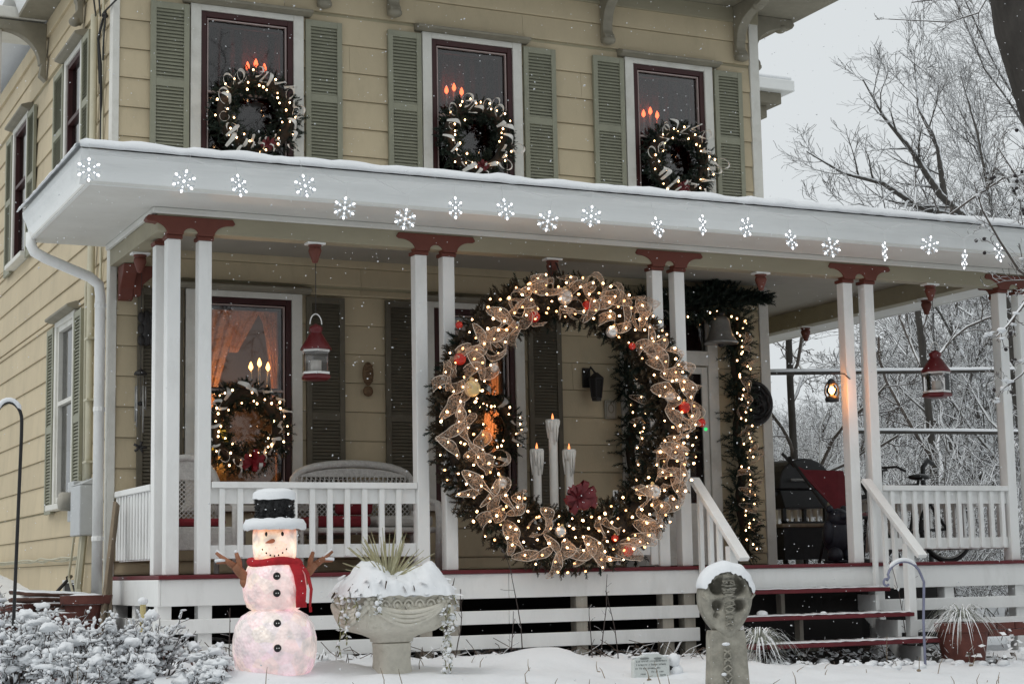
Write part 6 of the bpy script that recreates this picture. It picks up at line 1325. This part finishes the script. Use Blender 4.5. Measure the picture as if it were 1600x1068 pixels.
# leaf litter and twigs on the bare soil before the porch
r = random.Random(77); q = MB()
for i in range(900):
    x = r.choice([r.uniform(-1, 3.8), r.uniform(3.6, 6.6)]); y = r.uniform(-.6, .3) if x < 3.7 else r.uniform(-1.25, .2); z = gz(x, y)+.03+r.random()*.03; d = Vector((r.gauss(0, 1), r.gauss(0, 1), r.gauss(.2, .4))).normalized(); s = d.orthogonal().normalized()*r.uniform(.008, .02); p = Vector((x, y, z)); q.add([p, p+d*.03+s, p+d*.06, p+d*.03-s], [(0, 1, 2, 3)])
for i in range(160): x = r.uniform(-1, 6.3); y = r.uniform(-.75, .1); z = gz(x, y)+.04; a = r.uniform(0, PI); l = r.uniform(.1, .35); q.tube([(x, y, z), (x+l*.5*math.cos(a), y+l*.2*math.sin(a), z+r.uniform(.02, .10)), (x+l*math.cos(a), y+l*.4*math.sin(a), z+r.uniform(0, .16))], .0035, 3)
o = q.build('leaf_litter', 'leaf'); o['kind'] = 'stuff'; tag(o, 'dark leaf and twig litter on the bare soil along the porch', 'leaf litter')
q = MB()
for i in range(170): x = r.uniform(-1.2, 6.6); y = (-.45 if x < 3.7 else -1.15)+r.gauss(0, .14); s = r.uniform(.015, .05); q.ball((x, y, gz(x, y)+.035), (s*1.3, s, s*.7), 7, 5, jit=.15, rng=r)
o = q.build('snow_crumbs', 'snow', None, True); o['kind'] = 'stuff'; tag(o, 'crumbs of snow at the edge of the bare soil', 'snow')
# ------------------------------------------------------------------ trees
TP = dict(seg=[7, 6, 5, 4, 3], wob=[.05, .11, .16, .2, .22], up=[.03, .05, .04, .02, .01], tap=.72, kids=[9, 7, 5, 3], t0=[.25, .2, .2, .2], ang=(28, 62), len=(.42, .68), rr=.55)
def tree_mesh(seed, h, r, P=TP, lean=0, minr=.006):
    rr_ = random.Random(seed); L = []; grow(rr_, Vector((0, 0, -.3)), Vector((lean, 0, 1)).normalized(), h, r, 0, P, L, minr); return L
def tree_parts(L):
    tr = [l for l in L if l[2] == 0]; br_ = [l for l in L if l[2] > 0]
    V, F = tubes(tr, lambda l: 9); t = fastmesh('trunk', V, F); V, F = tubes(br_, lambda l: 5 if l == 1 else (4 if l == 2 else 3)); c = fastmesh('branches', V, F)
    for me in (t, c): me.materials.append(M['bark']); me.polygons.foreach_set('use_smooth', [True]*len(me.polygons))
    return t, c
kinds = [tree_parts(tree_mesh(200+i, h, r, minr=.008)) for i, (h, r) in enumerate(((6.0, .11), (7.0, .13), (5.0, .08), (8.0, .16), (4.2, .06)))]
def plant(kind, x, y, s, rz, label, group='bare snowy trees behind the house'):
    t = thing('bare_tree', (x, y, gz(x, y)), label, 'tree', group); t.rotation_euler = (0, 0, rz); t.scale = (s, s, s)
    for nm, me in zip(('trunk', 'branches'), kinds[kind]): o = bpy.data.objects.new(nm, me); COL.objects.link(o); o.parent = t
    return t
r = random.Random(13); nT = 0
def px_dir(u): return math.tan(YAW+math.atan((u-800)/2716.384))
TL = ['bare snowy tree close behind the right porch', 'bare snowy tree in the middle of the wood behind the porch', 'faint bare snowy tree deep in the wood']
for y in [9, 10.5, 12, 13, 15, 16, 18, 20, 22, 24, 26, 28, 31, 34, 37, 41, 45, 50, 56, 62]:
    a, b = -4.27+(y+13.2)*px_dir(1195), -4.27+(y+13.2)*px_dir(1625); k = max(2, int((b-a)/3.2)+1)
    for i in range(k):
        x = a+(b-a)*(i+r.random())/k; fr_ = (x-a)/(b-a); lim = 1.0 if fr_ > .55 else .62
        d = math.hypot(x+4.3, y+13.2); hmax = (d*.125+.4)*(1.0 if fr_ < .3 else 1.55); kd = r.randrange(5); hh = (6, 7, 5, 8, 4.2)[kd]*1.2; s = min(r.uniform(.8, 1.25), max(.35, (hmax-gz(x, y))/hh*lim))
        plant(kd, x, y, s, r.uniform(0, 6.3), TL[0 if y < 15 else (1 if y < 31 else 2)], ['near trees of the wood behind the house', 'middle trees of the wood behind the house', 'far trees of the wood behind the house'][0 if y < 15 else (1 if y < 31 else 2)]); nT += 1
# trees standing across the street, seen only as reflections in the upper panes
for x, y, s in ((-16, 2, 1.2), (-20, 6, 1.5), (-14, 9, 1.3), (-24, 0, 1.4), (-18, 12, 1.5), (-9, -25, 1.5), (-4, -27, 1.7), (1, -24.5, 1.5), (6, -26, 1.6), (10, -25, 1.5), (14, -27, 1.7), (18, -25, 1.5), (22, -27, 1.7), (26, -25.5, 1.5), (30, -27, 1.6)): plant(r.randrange(5), x, y, s, r.uniform(0, 6.3), 'bare snowy tree out of frame mirrored in the window panes', 'trees mirrored in the windows')
# dark spruces added across the street, unseen behind the camera: they shade the low sky and stand mirrored in the panes
def spruce_parts(sd, h):
    rg_ = np.random.default_rng(sd); P = []; D = []
    for i in range(1500):
        z = h*(1-rg_.random()**.62)*.94+.4; R_ = .24*(h-z)*rg_.uniform(.25, 1.0); a = rg_.uniform(0, 2*PI); P.append((R_*math.cos(a), R_*math.sin(a), z-.25*R_)); D.append((math.cos(a), math.sin(a), rg_.uniform(-.5, .15)))
    V, F = sprig_mesh(P, D, .8, .30, 16, sd, .09); c = fastmesh('crown', V, F); c.materials.append(M['spruce']); tb = shared(MB().tube([(0, 0, -.3), (0, 0, h*.5), (0, 0, h)], [.2, .12, .02], 8), 'trunk', 'darkbark'); return tb, c
spk = [spruce_parts(301, 7.5), spruce_parts(302, 8.5)]
for i in range(17):
    x = -34+i*4.3+r.uniform(-1, 1); y = -30-r.uniform(0, 4); t = thing('spruce_tree', (x, y, gz(x, y)), 'dark spruce across the street mirrored in the upper panes', 'tree', 'spruces across the street'); t.rotation_euler = (0, 0, r.uniform(0, 6)); s = r.uniform(.85, 1.1); t.scale = (s*1.15, s*1.15, s)
    for nm, me in zip(('trunk', 'crown'), spk[i % 2]): o = bpy.data.objects.new(nm, me); COL.objects.link(o); o.parent = t
def custom_tree(name, label, L, m_='bark', loc=(0, 0, 0)):
    t = thing(name, loc, label, 'tree'); tr = [l for l in L if l[2] <= 0]; b = [l for l in L if l[2] > 0]
    V, F = tubes(tr, lambda l: 10); link('trunk', fastmesh('trunk', sub_off(V, t), F), m_, t, True)
    V, F = tubes(b, lambda l: 6 if l == 1 else (4 if l == 2 else 3)); link('branches', fastmesh('branches', sub_off(V, t), F), 'bark' if m_ == 'bark' else 'twig', t, True); return t
def limb(rr_, L, pts, r0, r1, lev, P, kids, ln, minr=.004, ang=(30, 60)):
    pts = [Vector(p) for p in pts]; n = len(pts); rs = [r0+(r1-r0)*i/(n-1) for i in range(n)]; L.append((pts, rs, lev))
    for j in range(kids):
        t = .12+.88*(j+rr_.random())/kids; x = t*(n-1); i = min(int(x), n-2); p = pts[i].lerp(pts[i+1], x-i); d = (pts[i+1]-pts[i]).normalized(); a = math.radians(rr_.uniform(*ang)); o = d.orthogonal().normalized(); o.rotate(Matrix.Rotation(rr_.uniform(0, 6.3), 3, d)); rr0 = max(minr, (rs[i]+(rs[i+1]-rs[i])*(x-i))*.5)
        grow(rr_, p, (d*math.cos(a)+o*math.sin(a)).normalized(), ln*rr_.uniform(.6, 1.1)*(1-.4*t), rr0, 0, P, TMP := [], minr)
        for q_ in TMP: L.append((q_[0], q_[1], q_[2]+lev+1))
BP = dict(seg=[7, 6, 4], wob=[.10, .12, .14], up=[.05, .05, .03], tap=.75, kids=[6, 4], t0=[.2, .2], ang=(22, 48), len=(.5, .8), rr=.55)
# open crowned tree whose limbs rise to the upper left beside the house corner (about 27 m away)
Y0 = 10; r = random.Random(44); L = []
g0 = gz(16.9, Y0); L.append(([Vector((16.9, Y0, g0-.3)), Vector((16.7, Y0, g0+1.8)), Vector((16.2, Y0, 4.6)), Vector((15.6, Y0, 5.75))], [.20, .17, .13, .10], 0))
limb(r, L, [(15.6, Y0, 5.75), (14.9, Y0, 6.25), (14.3, Y0-.1, 6.9), (13.8, Y0, 7.5), (13.4, Y0, 8.1)], .09, .014, 1, BP, 11, 1.35, .005)
limb(r, L, [(15.5, Y0, 5.85), (14.6, Y0+.2, 6.05), (13.7, Y0, 6.35), (12.9, Y0, 6.45), (12.2, Y0, 6.75)], .08, .012, 1, BP, 11, 1.2, .005)
limb(r, L, [(15.0, Y0, 6.2), (14.75, Y0-.2, 7.0), (14.55, Y0, 7.7), (14.5, Y0, 8.5)], .06, .012, 1, BP, 8, 1.1, .005)
limb(r, L, [(15.9, Y0, 5.2), (15.0, Y0-.3, 5.3), (14.0, Y0, 5.75), (13.2, Y0, 5.95), (12.5, Y0, 5.8)], .045, .010, 1, BP, 10, 1.1, .005)
limb(r, L, [(16.2, Y0, 4.6), (16.2, Y0+.2, 6.2), (15.8, Y0, 7.4), (15.5, Y0, 8.4)], .06, .010, 1, BP, 9, 1.4, .005)
custom_tree('bare_tree', 'open crowned bare tree rising right of the house above the porch roof', L, 'bark', (16.9, Y0, g0))
# fine twigged tree at the right edge
Y0 = 13; r = random.Random(45); L = []; xb = 20.4; g0 = gz(xb, Y0)
L.append(([Vector((xb, Y0, g0-.3)), Vector((xb, Y0, 2.5)), Vector((xb-.2, Y0, 5.5)), Vector((xb-.3, Y0, 8.5)), Vector((xb, Y0, 11.5))], [.22, .18, .13, .09, .04], 0))
for z, tip in ((4.0, (17.6, 8.2)), (5.0, (17.0, 9.0)), (6.0, (17.2, 10.2)), (7.0, (17.4, 11.2)), (8.0, (17.9, 12.2)), (3.6, (17.5, 6.6)), (9, (18.4, 13)), (3.2, (17.3, 5.8))):
    p = Vector((xb-.15, Y0, z)); e = Vector((tip[0], Y0+r.uniform(-.8, .8), tip[1])); limb(r, L, [p.lerp(e, t)+Vector((0, 0, .5*math.sin(PI*t)*r.uniform(-.6, .9))) +Vector((.35*math.sin(4*t+z), 0, .3*math.sin(5*t+z*2)))*(.5*t) for t in (0, .17, .33, .5, .67, .83, 1)], .038, .008, 1, BP, 25, 1.5, .0045)
custom_tree('bare_tree', 'fine twigged snowy tree filling the sky at the right edge', L, 'bark', (xb, Y0, g0))
# dark slender trunks close behind the porch
SPp = dict(TP, kids=[7, 5, 4, 3])
for i, (x, y, h, rad, lean, lb) in enumerate(((9.0, 6.0, 5.0, .065, -.03, 'dark slender trunk seen between the house corner and the steps post'), (13.75, 9.0, 7.0, .075, .0, 'dark trunk behind the right hand railing'))):
    L = []; g0 = gz(x, y); rr_ = random.Random(70+i); grow(rr_, Vector((x, y, g0-.2)), Vector((lean, 0, 1)).normalized(), h, rad, 0, dict(SPp, wob=[.012, .15, .18, .2, .22], tap=.4, t0=[.3, .2, .2, .2], len=(.3, .5)), L, .006); custom_tree('bare_tree', lb, L, 'darkbark', (x, y, g0))
# big dark trunk cutting the upper right corner, and its low snowy boughs with berries
r = random.Random(46); L = []; g0 = gz(7.7, -2)
L.append(([Vector((7.9, -2, g0-.2)), Vector((7.5, -2, .8)), Vector((6.95, -2, 2.4)), Vector((6.22, -2, 3.85)), Vector((5.98, -2, 4.55)), Vector((5.85, -2, 5.6)), Vector((5.75, -2, 6.8))], [.34, .30, .27, .245, .24, .22, .2], 0))
TW = dict(seg=[5, 4, 3], wob=[.14, .2, .22], up=[.02, .03, .02], tap=.7, kids=[4, 3], t0=[.2, .2], ang=(25, 60), len=(.4, .65), rr=.6)
limb(r, L, [(5.75, -2.1, 4.9), (5.3, -2.2, 4.72), (4.95, -2.2, 4.62), (4.6, -2.25, 4.52)], .016, .005, 1, TW, 5, .35, .0028)
limb(r, L, [(5.8, -2.1, 5.1), (5.5, -2.0, 4.62), (5.1, -2.1, 4.46), (4.4, -2.2, 4.37)], .011, .004, 1, TW, 4, .30, .0028)
limb(r, L, [(6.7, -1.9, 2.9), (6.3, -1.8, 2.42), (6.05, -1.75, 2.18), (5.85, -1.75, 1.98), (5.72, -1.75, 1.88)], .028, .006, 1, TW, 7, .34, .0032)
limb(r, L, [(6.75, -1.9, 2.6), (6.4, -1.7, 2.3), (6.15, -1.6, 2.5), (5.95, -1.6, 2.75), (5.78, -1.6, 3.0), (5.7, -1.6, 3.25)], .020, .004, 1, TW, 8, .42, .0028)
limb(r, L, [(6.9, -1.9, 2.3), (6.5, -1.6, 1.95), (6.2, -1.5, 1.60), (5.95, -1.5, 1.45)], .020, .005, 1, TW, 7, .34, .003)
limb(r, L, [(6.6, -1.9, 3.0), (6.35, -1.8, 3.05), (6.1, -1.7, 3.3), (5.9, -1.7, 3.55)], .016, .004, 1, TW, 8, .42, .0028)
limb(r, L, [(6.5, -2, 3.2), (6.2, -1.9, 3.3), (6.0, -1.9, 3.15), (5.78, -1.9, 2.9)], .012, .004, 1, TW, 6, .35, .0028)
bt_ = custom_tree('bare_tree', 'thick dark trunk crossing the upper right corner with low snowy boughs', L, 'darkbark', (7.9, -2, g0))
q = MB(); ends = [l[0][-1] for l in L if l[2] >= 2 and l[0][-1].z < 3.7]; r.shuffle(ends)
for p in ends[:34]: q.ball(tuple(p), .017, 7, 5)
q.build('berry', 'berry', bt_, True, kind='stuff')
q = MB(); mids = [(l[0][i].lerp(l[0][i+1], .5), l) for l in L if l[2] in (1, 2) and l[0][0].z < 3.7 for i in range(len(l[0])-1)]; r.shuffle(mids)
for p, l in mids[:70]: s = r.uniform(.012, .03); q.ball(tuple(p+Vector((0, 0, .012))), (s*1.8, s, s*.7), 8, 5, jit=.1, rng=r)
q.build('bough_snow', 'snow', bt_, True, kind='stuff')
# snowy thicket filling the wood floor
UP = dict(seg=[4, 4, 3], wob=[.12, .2, .22], up=[.03, .03, .0], tap=.7, kids=[6, 4], t0=[.2, .2], ang=(28, 65), len=(.4, .68), rr=.6)
r = random.Random(61); L = []
for i in range(330):
    y = 7.5+r.random()**1.4*40; a, b = -4.27+(y+13.2)*px_dir(1195), -4.27+(y+13.2)*px_dir(1625); x = r.uniform(a, b); z = gz(x, y)
    for k in range(2): t = r.uniform(0, .8); an = r.uniform(0, 6.3); grow(r, Vector((x, y, z)), Vector((math.sin(t)*math.cos(an), math.sin(t)*math.sin(an), math.cos(t))), r.uniform(1.2, 3.0), .018, 0, UP, L, .006)
V, F = tubes(L, lambda l: 4 if l == 0 else 3); o = link('thicket', fastmesh('thicket', V, F), 'bark', None, True); o['kind'] = 'stuff'; tag(o, 'tangle of snowy saplings and brush on the wood floor', 'thicket')
# two snow topped rails seen through the porch
for (p, q_, lb) in (((7.6, 4.6, 2.325), (12.4, 4.6, 2.52), 'upper snow topped horizontal rail behind the porch'), ((8.9, 4.6, 1.632), (12.4, 4.6, 1.672), 'lower snow topped horizontal rail behind the porch')):
    t = thing('rail', p, lb, 'rail', 'snow topped rails behind the porch'); q = MB(); q.beam(p, q_, .05, .035); q.build('bar', 'darkbark', t); q = MB(); n = 30; V = []
    q.tube([Vector(p).lerp(Vector(q_), i/n)+Vector((0, 0, .030+.006*mnoise.noise(Vector((i*.6, p[2], 0))))) for i in range(n+1)], .026, 7); q.build('snow_line', 'snow', t, True)
for x in (7.62, 12.3): q = MB(); z = gz(x, 4.65); q.tube([(x, 4.65, z-.1), (x, 4.65, 2.5)], .05, 8); tag(q.build('rail_post', 'darkbark', None, True), 'dark post holding the %s end of the snow topped rails' % ('near' if x < 8 else 'far right'), 'post')
q = MB(); z = gz(7.9, 3.2); q.tube([(9.05, 3.4, z-.1), (9.05, 3.4, .6), (8.98, 3.4, .95), (8.99, 3.4, 1.12), (9.06, 3.4, 1.2), (9.14, 3.4, 1.16)], .03, 8); tag(q.build('hose_hook', 'black', None, True), 'black curved hook standing behind the right hand railing', 'hook')
# ------------------------------------------------------------------ falling snow
r = random.Random(5); V = []; F = []
octf = [(0, 2, 4), (2, 1, 4), (1, 3, 4), (3, 0, 4), (2, 0, 5), (1, 2, 5), (3, 1, 5), (0, 3, 5)]
for i in range(3600):
    d = 2.5+r.random()**.75*13; u, v = r.uniform(-.31, .31)*d, r.uniform(-.21, .21)*d; p = Vector((-4.27, -13.22, -.02))+_f*d+_R*u+_U*v
    if p.y > -.9 and p.z < 3.2 or p.y > 1.2 or p.z < gz(p.x, p.y)+.05: continue
    s = r.uniform(.0012, .0032)*min(1.0, .45+d*.06); b = len(V); a = Vector((r.gauss(0, 1), r.gauss(0, 1), r.gauss(0, 1))).normalized(); e = a.orthogonal().normalized(); c = a.cross(e); k = r.uniform(1, 1.7)
    V += [p+a*s*k, p-a*s*k, p+e*s, p-e*s, p+c*s, p-c*s]; F += [(x+b, y_+b, z+b) for x, y_, z in octf]
o = link('falling_snow', fastmesh('falling_snow', [tuple(v) for v in V], [np.array(F)]), 'snow'); o['kind'] = 'stuff'; tag(o, 'loose flakes of snow falling in front of the house', 'falling snow')


# stubble of dry stems and crumbs poking through the lawn snow
r = random.Random(15); q = MB()
for i in range(120):
    x = r.uniform(-2.4, 7); y = r.uniform(-4.6, -.8); z = gz(x, y)+.02; l = r.uniform(.05, .16)*(1 if r.random() < .85 else 2); d = Vector((r.gauss(0, .45), r.gauss(0, .3), 1)).normalized(); q.tube([(x, y, z-.03), tuple(Vector((x, y, z))+d*l*.6), tuple(Vector((x, y, z))+d*l+Vector((r.gauss(0, .02), 0, -.01)))], [.004, .003, .0015], 4)
    if r.random() < .5: q.ball((x, y, z+.012), (.02, .02, .012), 6, 4)
o = q.build('stubble', 'wood'); o['kind'] = 'stuff'; tag(o, 'dry stubble poking through the snow of the front lawn', 'dry stubble')
